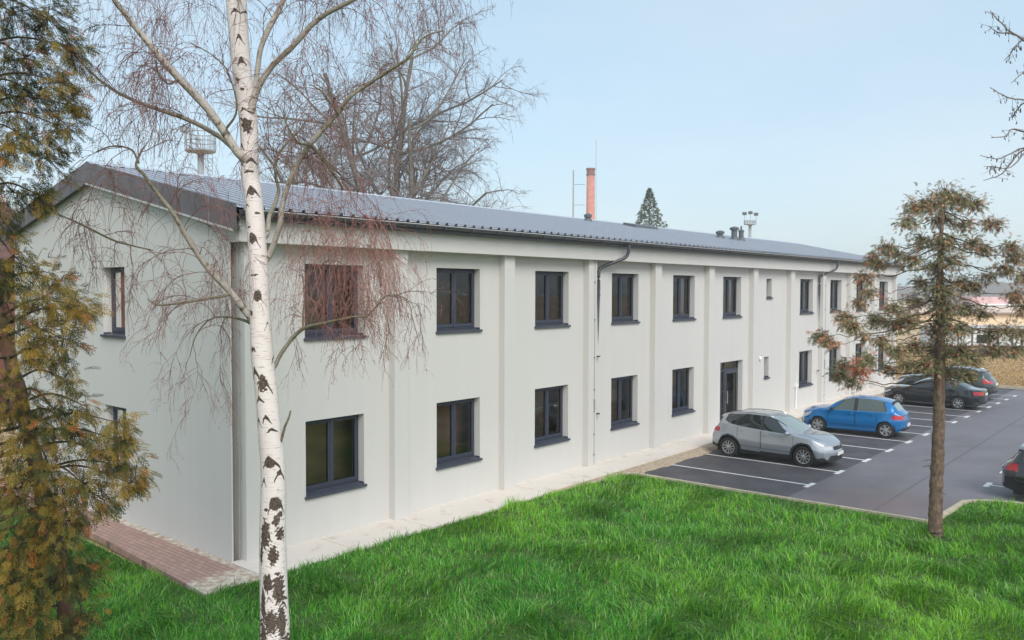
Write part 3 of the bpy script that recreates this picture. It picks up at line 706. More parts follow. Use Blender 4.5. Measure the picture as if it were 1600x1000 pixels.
        if not e:
            zt0 = zb_[0]; l2[(np.abs(py) < sp['grille'][0]) & (pz > sp['grille'][1]) & (pz < sp['grille'][2])] = 'grille'
            l2[(np.abs(py) < .58) & (pz > z0[0]+.07) & (pz < z0[0]+.20)] = 'grille'; l2[pz < z0[0]+.06] = 'trim'
            m2 = (np.abs(py) > sp['grille'][0]+.06) & (pz > zt0-hz0) & (pz < zt0-.012); l2[m2 & (py > 0)] = 'headL'; l2[m2 & (py < 0)] = 'headR'
        else:
            l2[pz < z0[-1]+.12] = 'trim'; m2 = (np.abs(py) > .45) & (pz > tz0) & (pz < tz1); l2[m2 & (py > 0)] = 'tailL'; l2[m2 & (py < 0)] = 'tailR'
        Fs.append(q.reshape(-1, 4)); lb.append(l2)
    # floor pan
    VV = np.concatenate(capV); FF = np.concatenate(Fs); LB = np.concatenate(lb)
    VV = VV.copy(); VV[:, 0] = L/2-VV[:, 0]                               # local x forward, origin in the middle of the car
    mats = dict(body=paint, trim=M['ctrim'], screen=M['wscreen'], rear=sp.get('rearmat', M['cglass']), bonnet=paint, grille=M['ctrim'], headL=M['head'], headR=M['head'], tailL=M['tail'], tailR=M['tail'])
    nm = dict(body='body', trim='trim', screen='windscreen', rear='rear_window', bonnet='bonnet', grille='grille', headL='headlight', headR='headlight', tailL='taillight', tailR='taillight')
    doors = {}
    for k in list(dict.fromkeys(LB)):
        f_ = FF[LB == k]; u_, inv = np.unique(f_, return_inverse=True)
        nme = nm.get(k) or ('door' if k.startswith('door') else 'side_window'); mt = mats.get(k) or (paint if k.startswith('door') else sp.get('sideglass', M['cglass']))
        o = mesh_np(nme, VV[u_], inv.reshape(-1, 4), mt, root, True)
        if k.startswith('door'): doors[k] = o
    def surf(s, v):                        # v index along section (0..nv)
        j = min(int(v), nv-2); q = v-j; y = np.interp(s, S, Y[j])*(1-q)+np.interp(s, S, Y[j+1])*q; z = np.interp(s, S, Z[j])*(1-q)+np.interp(s, S, Z[j+1])*q
        return np.array([L/2-warp(s, y, z), y, z])
    # panel gaps and handles
    tm = TM()
    def gap(sv):
        for sd in (1, -1): tm.add(np.array([surf(s, v)*[1, sd, 1] for s, v in sv])+np.array([0, sd*.0005, 0]), .0055, 4)
    vs_ = np.linspace(7, n1+.5, 14)
    for da, db in sp['doors']:
        for s in (da, db):
            gap([(s, v) for v in vs_ if not (min(math.hypot(s-ax1, surf(s, v)[2]-wr), math.hypot(s-ax2, surf(s, v)[2]-wr)) < ra+.02)] or [(s, n1-1), (s, n1)])
    gap([(s, 7) for s in np.linspace(sp['doors'][0][0], ax2-ra-.04, 12)])
    gap([(s, n1+n2-.2) for s in np.linspace(.3, w0-.05, 10)])
    tm.build('panel_gap', M['seam'], root)
    for k, (da, db) in enumerate(sp['doors']):
        for sd, ch in ((1, 'L'), (-1, 'R')):
            p = surf(db-.16, n1-3.5); g = MB(); x = p[0]; y = p[1]*sd
            g.tube([(x-.09, y-.0*sd, p[2]), (x-.07, y+.03*sd, p[2]+.003), (x+.07, y+.03*sd, p[2]+.005), (x+.09, y, p[2]+.005)], [.009, .013, .013, .009], 8)
            dk = doors.get('door%d%s' % (k, ch)); g.build('handle', sp.get('handle', paint), dk or root, smooth=True)
    # mirrors
    p = surf(a0+.16, n1+1.5)
    for sd in (1, -1):
        g = MB(); g.lathe([(.0, -.07), (.07, -.06), (.095, -.01), (.09, .04), (.05, .075), (0, .08)], 14, (0, 0, 0), 'y', cap=False)
        g.V = [(p[0]+v[0]*.75, sd*(p[1]+.13+v[1]*1.25), p[2]+.05+v[2]*.75) for v in g.V]
        o = g.build('mirror', sp.get('mirror', paint), root, smooth=True)
        MB().tube([(p[0], sd*(p[1]-.02), p[2]-.02), (p[0], sd*(p[1]+.08), p[2]+.03)], .022, 8).build('mirror_stalk', M['ctrim'], o)
    # wheels
    for s in (ax1, ax2):
        for sd in (1, -1):
            yw = cv(sp['ymax'], np.array([s]))[0]-.035; x = L/2-s; c = (x, 0, wr); T = .205
            prof = [(wr*.66, yw-.01), (wr*.9, yw+.012), (wr*.97, yw-.005), (wr, yw-.035), (wr, yw-T+.03), (wr*.97, yw-T), (wr*.6, yw-T)]
            g = MB(); g.lathe([(r, h*sd) for r, h in prof], 36, c, 'y', cap=False); wheel = g.build('wheel', M['tyre'], root, smooth=True)
            g = MB(); g.lathe([(wr*.67, sd*(yw-.012)), (wr*.655, sd*(yw+.004)), (wr*.615, sd*(yw+.0)), (wr*.60, sd*(yw-.05))], 36, c, 'y', cap=False)
            nsp = sp['spokes']; tw = sp.get('twin', False)
            for q in range(nsp):
                for da in ((-.11, .11) if tw else (0,)):
                    a = 2*math.pi*q/nsp+da+.3; r0_, r1_ = .04, wr*.635; w_ = sp['spw']
                    ca, sa = math.cos(a), math.sin(a); Vq = []
                    for (r, ww_, h0) in ((r0_, w_*.7, .0), (r1_, w_, -.004)):
                        for q1, hh in ((-1, h0), (1, h0), (1, h0-.035), (-1, h0-.035)):
                            Vq.append((c[0]+r*ca-q1*ww_*sa, sd*(yw-.012+hh), c[2]+r*sa+q1*ww_*ca))
                    g.add(Vq, [(0, 1, 5, 4), (1, 2, 6, 5), (3, 0, 4, 7), (4, 5, 6, 7)])
            g.lathe([(.062, sd*(yw-.035)), (.06, sd*(yw-.004)), (.03, sd*(yw+.003)), (.0, sd*(yw+.003))], 16, c, 'y', cap=False); g.build('rim', M['rim'], wheel)
            g = MB(); g.lathe([(wr*.62, sd*(yw-.07)), (0, sd*(yw-.07))], 24, c, 'y', cap=False); g.build('brake_disc', M['rimdark'], wheel)
            # inner arch
            g = MB(); th_ = np.linspace(-.25, math.pi+.25, 20); V = []
            for tq in th_:
                for yy in (yw+.012, yw-.30): V.append((c[0]+ra*1.0*math.cos(tq), sd*yy, max(c[2]+ra*math.sin(tq), .16)))
            g.add(V, [(2*i, 2*i+1, 2*i+3, 2*i+2) for i in range(19)]); nV = len(V)
            g.add([(c[0]+ra*math.cos(tq), sd*(yw-.30), max(c[2]+ra*math.sin(tq), .16)) for tq in th_], [tuple(range(20))]); g.build('wheel_arch', M['ctrim'], root)
    MB().box(-L/2+.35, L/2-.35, -.72, .72, .17, .26).build('floor_pan', M['ctrim'], root)
    # plates, rails
    for e, si, z in ((1, 0, sp['platez'][0]), (-1, -1, sp['platez'][1])):
        xw = L/2-warp(np.array(0. if e > 0 else L), np.array(0.), np.array(z)); xw = float(xw)
        MB().box(xw+(.004 if e > 0 else -.02), xw+(.02 if e > 0 else -.004), -.26, .26, z-.055, z+.055).build('number_plate', M['plate'], root)
    if sp.get('rails'):
        for sd in (1, -1):
            s0, s1 = sp['rails']; g = MB(); g.tube([np.array(surf(s, n1+n2+1.0))*[1, sd, 1]+np.array([0, 0, .04 if 0 < i < 7 else .0]) for i, s in enumerate(np.linspace(s0, s1, 8))], .016, 8); g.build('roof_rail', sp.get('railmat', M['chrome']), root, smooth=True)
    if sp.get('strip'):                    # bright moulding low on the doors
        for sd in (1, -1):
            g = MB(); g.tube([np.array(surf(s, 6.5))*[1, sd, 1] for s in np.linspace(sp['doors'][0][0], ax2-ra-.05, 12)], .012, 6); g.build('side_moulding', sp['strip'], root)
    g = MB(); p = surf(sp['ant'], nv-1); g.tube([p, p+np.array([-.08, 0, .16])], .006, 6); g.build('antenna', M['ctrim'], root)
    if sp.get('spoiler'):
        s = sp['spoiler']; pts = [surf(s, v) for v in np.linspace(n1+n2+.5, nv-1, 8)]; pts = [p*[1, 1, 1] for p in pts]+[p*[1, -1, 1] for p in pts[-2::-1]]
        g = MB(); V = []
        for p in pts: V += [p+np.array([.14, 0, .012]), p+np.array([-.10, 0, -.005]), p+np.array([-.10, 0, -.035]), p+np.array([.02, 0, -.05])]
        g.add(V, [(4*i+a, 4*i+(a+1) % 4, 4*i+4+(a+1) % 4, 4*i+4+a) for i in range(len(pts)-1) for a in range(4)]+[(0, 1, 2, 3), tuple(4*(len(pts)-1)+a for a in (3, 2, 1, 0))]); g.build('spoiler', sp.get('spoilmat', paint), root, smooth=False)
    if sp.get('emblem'):
        xw = float(L/2-warp(np.array(0.), np.array(0.), np.array(sp['emblem']))); g = MB(); g.lathe([(.055, .0), (.055, .012), (.04, .016), (.04, .0)], 20, (xw, 0, sp['emblem']), 'x', cap=False); g.box(xw, xw+.012, -.07, .07, sp['emblem']-.012, sp['emblem']+.012); g.build('emblem', M['chrome'], root)
    return root

def paintmat(name, col, metal=.0, rough=.25, flake=.0):
    m_ = mat(name, col, rough, metal=metal, coat=1, spec=.5)
    return m_
SUV = dict(L=4.38, ax1=.90, ax2=3.545, wr=.345, arch=1.17, clad=.12, sillz=.36, cf=.34, cb=.24, nose=.32, tailslope=.38,
  ztop=[(0, .80), (.1, .87), (.35, .965), (.8, 1.045), (1.12, 1.09), (1.5, 1.30), (1.9, 1.495), (2.3, 1.575), (2.8, 1.59), (3.4, 1.555), (3.85, 1.47), (4.05, 1.33), (4.25, 1.10), (4.38, .98)],
  zbelt=[(0, .745), (.2, .82), (.6, .925), (1.12, .985), (2, 1.02), (3, 1.085), (3.6, 1.16), (3.95, 1.18), (4.2, 1.05), (4.38, .93)],
  ybelt=[(0, .70), (.3, .80), (.8, .855), (1.2, .855), (2, .865), (3.2, .86), (3.8, .80), (4.2, .74), (4.38, .70)],
  ymax=[(0, .76), (.3, .86), (.75, .905), (1.4, .885), (2.2, .885), (3.1, .895), (3.6, .91), (4.1, .85), (4.38, .78)],
  zmid=[(0, .55), (1, .66), (2, .64), (3.4, .72), (4.38, .66)], zbot=[(0, .24), (.5, .21), (2, .21), (3.8, .24), (4.38, .34)],
  yroof=[(0, .60), (.5, .68), (1.12, .70), (1.9, .60), (2.8, .58), (3.8, .55), (4.1, .60), (4.38, .60)], drop=[(0, .035), (1.1, .04), (1.9, .05), (3.8, .06), (4.2, .05), (4.38, .03)],
  doors=[(1.25, 2.36), (2.38, 3.22)], glass=(1.25, 1.98, 3.62, 3.75), kick=.35, pillars=[(2.32, 2.42)], screens=(1.17, 1.93, 3.98, 4.30),
  head=(-.1, .62, .13, .10), tail=(3.98, .86, 1.02), grille=(.36, .60, .72), platez=(.47, .82), spokes=10, spw=.020, ant=3.75, rails=(2.0, 3.7), spoiler=3.92, emblem=.675, handle=None)
HATCH = dict(L=4.07, ax1=.80, ax2=3.39, wr=.315, arch=1.13, clad=.0, sillz=.28, cf=.36, cb=.22, nose=.25, tailslope=.22,
  ztop=[(0, .78), (.12, .85), (.4, .95), (.8, 1.00), (1.08, 1.04), (1.45, 1.27), (1.8, 1.44), (2.2, 1.52), (2.7, 1.53), (3.2, 1.48), (3.55, 1.40), (3.75, 1.24), (3.95, 1.02), (4.07, .93)],
  zbelt=[(0, .72), (.2, .80), (.6, .90), (1.08, .94), (2, .95), (3, .975), (3.5, 1.0), (3.8, 1.0), (4.07, .90)],
  ybelt=[(0, .66), (.3, .78), (.8, .83), (2, .845), (3.2, .84), (3.7, .78), (4.07, .70)],
  ymax=[(0, .70), (.3, .82), (.75, .865), (2, .86), (3.4, .872), (3.8, .83), (4.07, .75)],
  zmid=[(0, .55), (1, .62), (2, .60), (3.4, .64), (4.07, .62)], zbot=[(0, .24), (.5, .19), (2, .19), (3.6, .21), (4.07, .30)],
  yroof=[(0, .55), (.5, .66), (1.08, .69), (1.8, .60), (2.7, .58), (3.5, .55), (3.8, .58), (4.07, .58)], drop=[(0, .035), (1.1, .04), (1.8, .05), (3.5, .06), (4.07, .03)],
  doors=[(1.2, 2.24), (2.26, 3.05)], glass=(1.22, 1.85, 3.22, 3.42), kick=.1, pillars=[(2.18, 2.34)], screens=(1.12, 1.80, 3.62, 3.90),
  head=(-.1, .5, .15, .10), tail=(3.66, .74, .92), grille=(.33, .56, .68), platez=(.42, .50), spokes=6, spw=.048, ant=1.95, spoiler=None, rearmat=None, strip=None, emblem=.64)
SEDAN = dict(L=4.77, ax1=.93, ax2=3.69, wr=.325, arch=1.13, clad=.0, sillz=.28, cf=.36, cb=.20, nose=.25, tailslope=.10,
  ztop=[(0, .74), (.12, .80), (.4, .90), (.9, .97), (1.30, 1.01), (1.7, 1.22), (2.1, 1.39), (2.5, 1.455), (2.95, 1.45), (3.4, 1.36), (3.8, 1.22), (4.15, 1.075), (4.4, 1.04), (4.65, 1.02), (4.77, .97)],
  zbelt=[(0, .69), (.2, .76), (.6, .86), (1.3, .93), (2, .95), (3, .975), (3.8, 1.0), (4.4, .98), (4.77, .92)],
  ybelt=[(0, .66), (.3, .78), (.8, .85), (2, .865), (3.4, .86), (4.1, .82), (4.77, .72)],
  ymax=[(0, .72), (.3, .84), (.8, .89), (2, .885), (3.7, .892), (4.3, .85), (4.77, .78)],
  zmid=[(0, .52), (1, .62), (2, .60), (3.7, .66), (4.77, .62)], zbot=[(0, .22), (.5, .18), (2, .18), (4.1, .20), (4.77, .32)],
  yroof=[(0, .55), (.5, .66), (1.3, .70), (2.1, .59), (2.9, .57), (3.7, .60), (4.15, .66), (4.77, .64)], drop=[(0, .03), (1.3, .04), (2.1, .05), (3.4, .06), (4.2, .03), (4.77, .02)],
  doors=[(1.38, 2.44), (2.46, 3.36)], glass=(1.42, 2.18, 3.25, 3.78), kick=0, pillars=[(2.42, 2.52)], screens=(1.36, 2.08, 3.32, 4.08),
  head=(-.1, .55, .12, .10), tail=(4.40, .76, .92), grille=(.36, .50, .66), platez=(.42, .78), spokes=7, spw=.034, ant=3.1, rearmat=None, strip=None, emblem=None)
ESTATE = dict(L=4.56, ax1=.92, ax2=3.58, wr=.325, arch=1.14, clad=.0, sillz=.28, cf=.34, cb=.20, nose=.25, tailslope=.42,
  ztop=[(0, .78), (.12, .84), (.4, .93), (.9, 1.01), (1.22, 1.05), (1.6, 1.26), (2.0, 1.43), (2.4, 1.49), (3.0, 1.50), (3.7, 1.46), (4.1, 1.40), (4.3, 1.24), (4.45, 1.06), (4.56, .95)],
  zbelt=[(0, .72), (.2, .79), (.6, .90), (1.22, .955), (2, .975), (3, 1.0), (4.0, 1.03), (4.3, 1.02), (4.56, .90)],
  ybelt=[(0, .66), (.3, .78), (.8, .85), (2, .865), (3.4, .86), (4.1, .80), (4.56, .72)],
  ymax=[(0, .72), (.3, .84), (.8, .885), (2, .88), (3.6, .89), (4.2, .85), (4.56, .77)],
  zmid=[(0, .53), (1, .62), (2, .60), (3.6, .66), (4.56, .62)], zbot=[(0, .22), (.5, .19), (2, .19), (4.0, .22), (4.56, .32)],
  yroof=[(0, .55), (.5, .66), (1.22, .70), (2.0, .60), (3.0, .59), (4.1, .57), (4.3, .60), (4.56, .60)], drop=[(0, .03), (1.2, .04), (2.0, .05), (4.1, .06), (4.56, .03)],
  doors=[(1.34, 2.38), (2.40, 3.26)], glass=(1.36, 2.06, 4.02, 4.12), kick=.12, pillars=[(2.36, 2.46), (3.24, 3.34)], screens=(1.28, 1.98, 4.16, 4.44),
  head=(-.1, .55, .13, .10), tail=(4.16, .80, 1.0), grille=(.36, .54, .68), platez=(.42, .74), spokes=5, spw=.042, ant=3.6, rails=(2.1, 3.95), spoiler=4.10, rearmat=None, emblem=None)
for d_ in (SUV, HATCH, SEDAN, ESTATE):
    for k in [k for k, v in d_.items() if v is None]: d_.pop(k)
SUV['railmat'] = M['chrome']
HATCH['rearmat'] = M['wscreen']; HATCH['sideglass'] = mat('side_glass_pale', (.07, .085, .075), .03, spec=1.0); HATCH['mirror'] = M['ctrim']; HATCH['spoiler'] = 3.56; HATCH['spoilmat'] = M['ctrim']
silver = paintmat('silver_paint', (.40, .43, .47), .6, .33); blue = paintmat('blue_paint', (.002, .155, .42), .25, .25)
black = paintmat('black_paint', (.010, .011, .015), 0, .15); grey = paintmat('dark_grey_paint', (.05, .055, .058), .3, .3)
E1 = dict(ESTATE); E1['railmat'] = M['ctrim']
GRP = 'cars parked in the painted bays'
car('parked_car', 'silver crossover car parked tail-in by the building entrance', SUV, (16.75, -3.55, ZA), R(-90), silver, GRP).scale = (.905,)*3
car('parked_car', 'bright blue hatchback parked nose-in beside the building wall', HATCH, (23.38, -3.78, ZA), R(90+5), blue, GRP).scale = (.91,)*3
car('parked_car', 'black saloon car partly hidden behind the small conifer trunk', SEDAN, (33.2, -4.12, ZA), R(90), black, GRP).scale = (.90,)*3
car('parked_car', 'dark grey estate car with roof rails behind the black saloon', ESTATE, (37.6, -3.6, ZA), R(90), grey, GRP).scale = (1.0,)*3
car('parked_car', 'black estate car cut off by the right edge, red taillight showing', E1, (16.25, -12.05, ZA), R(-90), black, GRP).scale = (.95,)*3

# ------------------------------------------------------------------ silver birch in front
def birch_mat():
    M_ = bpy.data.materials.new('birch_bark'); M_.use_nodes = True; n = M_.node_tree.nodes; l = M_.node_tree.links; b = n['Principled BSDF']
    a = n.new('ShaderNodeAttribute'); a.attribute_name = 'Col'; sp = n.new('ShaderNodeSeparateColor'); l.new(a.outputs['Color'], sp.inputs[0])
    tc = n.new('ShaderNodeTexCoord'); mp = n.new('ShaderNodeMapping'); mp.inputs['Scale'].default_value = (5, 5, 42); l.new(tc.outputs['Object'], mp.inputs[0])
    nz = n.new('ShaderNodeTexNoise'); nz.inputs['Scale'].default_value = 1.6; nz.inputs['Detail'].default_value = 5; l.new(mp.outputs[0], nz.inputs['Vector'])
    rp = n.new('ShaderNodeValToRGB'); e = rp.color_ramp.elements; e[0].position = .26; e[0].color = (.30, .23, .20, 1); e[1].position = .42; e[1].color = (.76, .69, .66, 1)
    l.new(nz.outputs['Fac'], rp.inputs[0])
    n2 = n.new('ShaderNodeTexNoise'); n2.inputs['Scale'].default_value = 55; n2.inputs['Detail'].default_value = 6; l.new(tc.outputs['Object'], n2.inputs['Vector'])
    r2 = n.new('ShaderNodeValToRGB'); r2.color_ramp.elements[0].position = .35; r2.color_ramp.elements[0].color = (.035, .026, .022, 1); r2.color_ramp.elements[1].position = .68; r2.color_ramp.elements[1].color = (.17, .125, .10, 1); l.new(n2.outputs['Fac'], r2.inputs[0])
    ad_ = n.new('ShaderNodeMath'); ad_.operation = 'ADD'; l.new(sp.outputs[0], ad_.inputs[0])
    mm = n.new('ShaderNodeMath'); mm.operation = 'MULTIPLY_ADD'; mm.inputs[1].default_value = .5; mm.inputs[2].default_value = -.25; l.new(n2.outputs['Fac'], mm.inputs[0]); l.new(mm.outputs[0], ad_.inputs[1])
    cr = n.new('ShaderNodeMapRange'); cr.inputs[1].default_value = .42; cr.inputs[2].default_value = .56; l.new(ad_.outputs[0], cr.inputs[0])
    mx = n.new('ShaderNodeMix'); mx.data_type = 'RGBA'; l.new(cr.outputs[0], mx.inputs[0]); l.new(rp.outputs[0], mx.inputs[6]); l.new(r2.outputs[0], mx.inputs[7])
    # greenish algae on the small limbs
    gm = n.new('ShaderNodeMix'); gm.data_type = 'RGBA'; l.new(sp.outputs[1], gm.inputs[0]); l.new(mx.outputs[2], gm.inputs[6])
    r3 = n.new('ShaderNodeValToRGB'); r3.color_ramp.elements[0].position = .35; r3.color_ramp.elements[0].color = (.10, .085, .05, 1); r3.color_ramp.elements[1].position = .65; r3.color_ramp.elements[1].color = (.27, .25, .16, 1); l.new(n2.outputs['Fac'], r3.inputs[0]); l.new(r3.outputs[0], gm.inputs[7])
    l.new(gm.outputs[2], b.inputs['Base Color']); b.inputs['Roughness'].default_value = .75; b.inputs['Specular IOR Level'].default_value = .25
    bp = n.new('ShaderNodeBump'); bp.inputs['Strength'].default_value = .5; bp.inputs['Distance'].default_value = .015
    ss = n.new('ShaderNodeMath'); ss.operation = 'MULTIPLY_ADD'; ss.inputs[1].default_value = -.8; l.new(cr.outputs[0], ss.inputs[0]); l.new(n2.outputs['Fac'], ss.inputs[2]); l.new(ss.outputs[0], bp.inputs['Height']); l.new(bp.outputs[0], b.inputs['Normal'])
    return M_
M['birch'] = birch_mat(); M['twig'] = mat('bare_twig', (.1, .06, .05), .85, attr=True, var=.25, vscale=9)
DB = 9.5; SB = DB/FPX
TR = [(433, 1330, 52), (432, 1180, 50), (430, 1000, 46), (428, 930, 43), (426, 840, 41), (427, 740, 38), (422, 680, 36), (416, 610, 34), (410, 560, 34), (407, 500, 32), (403, 400, 28.5), (396, 310, 28), (391, 270, 27), (388, 190, 27.5), (377, 100, 29), (369, 0, 31), (362, -120, 28), (352, -300, 23), (345, -480, 15), (348, -640, 8), (352, -760, 3)]
def birch_trunk(root):
    P = np.array([[*at(x, y, DB+.25*math.sin(i*.6)*.3), w*SB/2] for i, (x, y, w) in enumerate(TR)])
    P = smoothline(P, 60); n = 110
    L = np.linspace(0, 1, len(P)); nk = 1500; k = np.linspace(0, len(P)-1, nk); P = np.stack([np.interp(k, np.arange(len(P)), P[:, j]) for j in range(4)], 1)
    V, F = tube_np(P[:, :3], P[:, 3], n)
    v3 = V.reshape(nk, n, 3); d = v3-P[:, None, :3]
    toC = unit(np.array([CAM[0]-P[0, 0], CAM[1]-P[0, 1], 0])); rt = unit(np.cross([0, 0, 1.], -toC))*-1
    rt = np.array([RT[0], RT[1], 0]); rt = unit(rt)
    phi = np.arctan2(d@rt, d@toC)                   # 0 faces the camera, + to the right
    ypx = np.array([np.interp(0, [0], [0])]*0) if 0 else None
    # height along trunk expressed as the px row it was traced at
    rows = smoothline(np.array([[y, 0] for _, y, _ in TR], float), 60)[:, 0]; rows = np.interp(k, np.arange(len(rows)), rows)
    Yp = np.broadcast_to(rows[:, None], phi.shape); rad = P[:, 3][:, None]/SB; Xp = phi*rad
    mask = np.zeros(phi.shape)
    r_ = np.random.default_rng(4)
    wob = lambda s: sum(np.sin(Xp*a+Yp*b_+c) for a, b_, c in r_.normal(0, s, (5, 3)))/5
    wx, wy = 1.6*wob(.35), 1.6*wob(.35)
    def arch(xo, y, w, h, th, eye=0):                 # inverted V scar
        nonlocal mask
        dx, dy = Xp+wx-xo, Yp+wy-y; t = np.abs(dx)/w
        c = dy-(h*t**1.3); m_ = np.clip(1.2-np.abs(c)/(th*(1.15-.7*t)+.01), 0, 1)*(t < 1)
        mask = np.maximum(mask, m_)
        if eye: mask = np.maximum(mask, np.clip(1.5-np.hypot(dx/eye, (dy-eye*.9)/(eye*1.3)), 0, 1))
    def blob(xo, y, w, h, rag=.5):
        nonlocal mask
        dx, dy = Xp+wx-xo, Yp+wy-y; mask = np.maximum(mask, np.clip(1.35-np.hypot(dx/w, dy/h)+rag*wob(.8), 0, 1)*(np.hypot(dx/w, dy/h) < 1.7))
    def cx(y): return np.interp(y, [t[1] for t in TR][::-1], [t[0] for t in TR][::-1])
    for x, y, w, h, th, e in [(378, 60, 7, 14, 4, 0), (381, 96, 6, 10, 6, 3), (383, 172, 9, 7, 3, 0), (396, 298, 12, 14, 5, 5), (391, 270, 8, 2, 3, 0), (397, 368, 12, 22, 3.5, 7), (390, 355, 5, 2, 2, 0), (399, 431, 9, 0, 2, 0), (406, 457, 12, 24, 3, 7), (420, 505, 5, 14, 2, 0), (400, 575, 9, 16, 6, 3), (414, 588, 12, 26, 6, 5), (408, 619, 9, 8, 5, 2), (420, 648, 8, 12, 4, 0), (404, 652, 7, 14, 4, 0), (429, 668, 8, 5, 3, 0), (425, 712, 14, 16, 6, 7), (414, 745, 7, 14, 5, 2), (440, 733, 8, 16, 6, 3), (435, 775, 12, 26, 5, 8), (396, 252, 8, 8, 4, 0), (377, 228, 9, 12, 4, 0), (388, 322, 5, 4, 3, 0), (372, 20, 8, 7, 3, 0), (366, -40, 9, 10, 4, 3), (360, -110, 8, 8, 4, 0)]:
        arch(x-cx(y), y, w, h, th, e)
    for x, y, w, h in [(388, 198, 11, 13), (374, 128, 4, 6), (393, 489, 5, 5), (398, 545, 7, 5), (414, 600, 9, 12), (418, 830, 11, 26), (436, 808, 6, 10), (441, 830, 8, 14), (409, 860, 5, 22), (432, 862, 8, 18), (405, 336, 4, 3), (382, 143, 4, 3), (420, 792, 5, 4), (440, 800, 4, 6), (423, 905, 12, 16), (440, 915, 9, 26), (412, 940, 8, 30), (428, 965, 14, 20), (445, 970, 7, 26), (412, 990, 9, 26)]:
        blob(x-cx(y), y, w, h)
    for k_ in range(260):                             # marks all round and above
        y = r_.uniform(-700, 1300); x = r_.uniform(-1, 1)*3.14*np.interp(y, [-760, 1330], [6, 26]); front = abs(x) < 1.35*np.interp(y, [-760, 1330], [3, 26]) and 0 < y < 880
        if front: 
            if r_.random() < .45: blob(x, y, r_.uniform(.8, 2.2), r_.uniform(.7, 1.6), .3)
        elif r_.random() < .5: arch(x, y, r_.uniform(5, 11), r_.uniform(4, 14), r_.uniform(2, 5), 0)
        else: blob(x, y, r_.uniform(2, 6), r_.uniform(1.2, 4))
    low = np.clip((Yp-870)/160, 0, 1); mask = np.maximum(mask, low*(.62+.6*wob(.22)+.5*wob(.7)))
    bulge = 1+.02*wob(.15)[..., None]-.03*np.clip(mask, 0, 1)[..., None]*(low[..., None] > 0)
    v3 = P[:, None, :3]+d*bulge
    C = np.zeros((nk*n, 3)); C[:, 0] = np.clip(mask, 0, 1).ravel()
    o = mesh_np('trunk', v3.reshape(-1, 3), F, M['birch'], root, True, C)
    return P
bt = thing('birch_tree', 'tall bare silver birch with white black-scarred trunk in the foreground', 'tree', tuple(at(433, 1330, DB)*[1, 1, 0]))
bt.location = (0, 0, 0)
birch_trunk(bt)
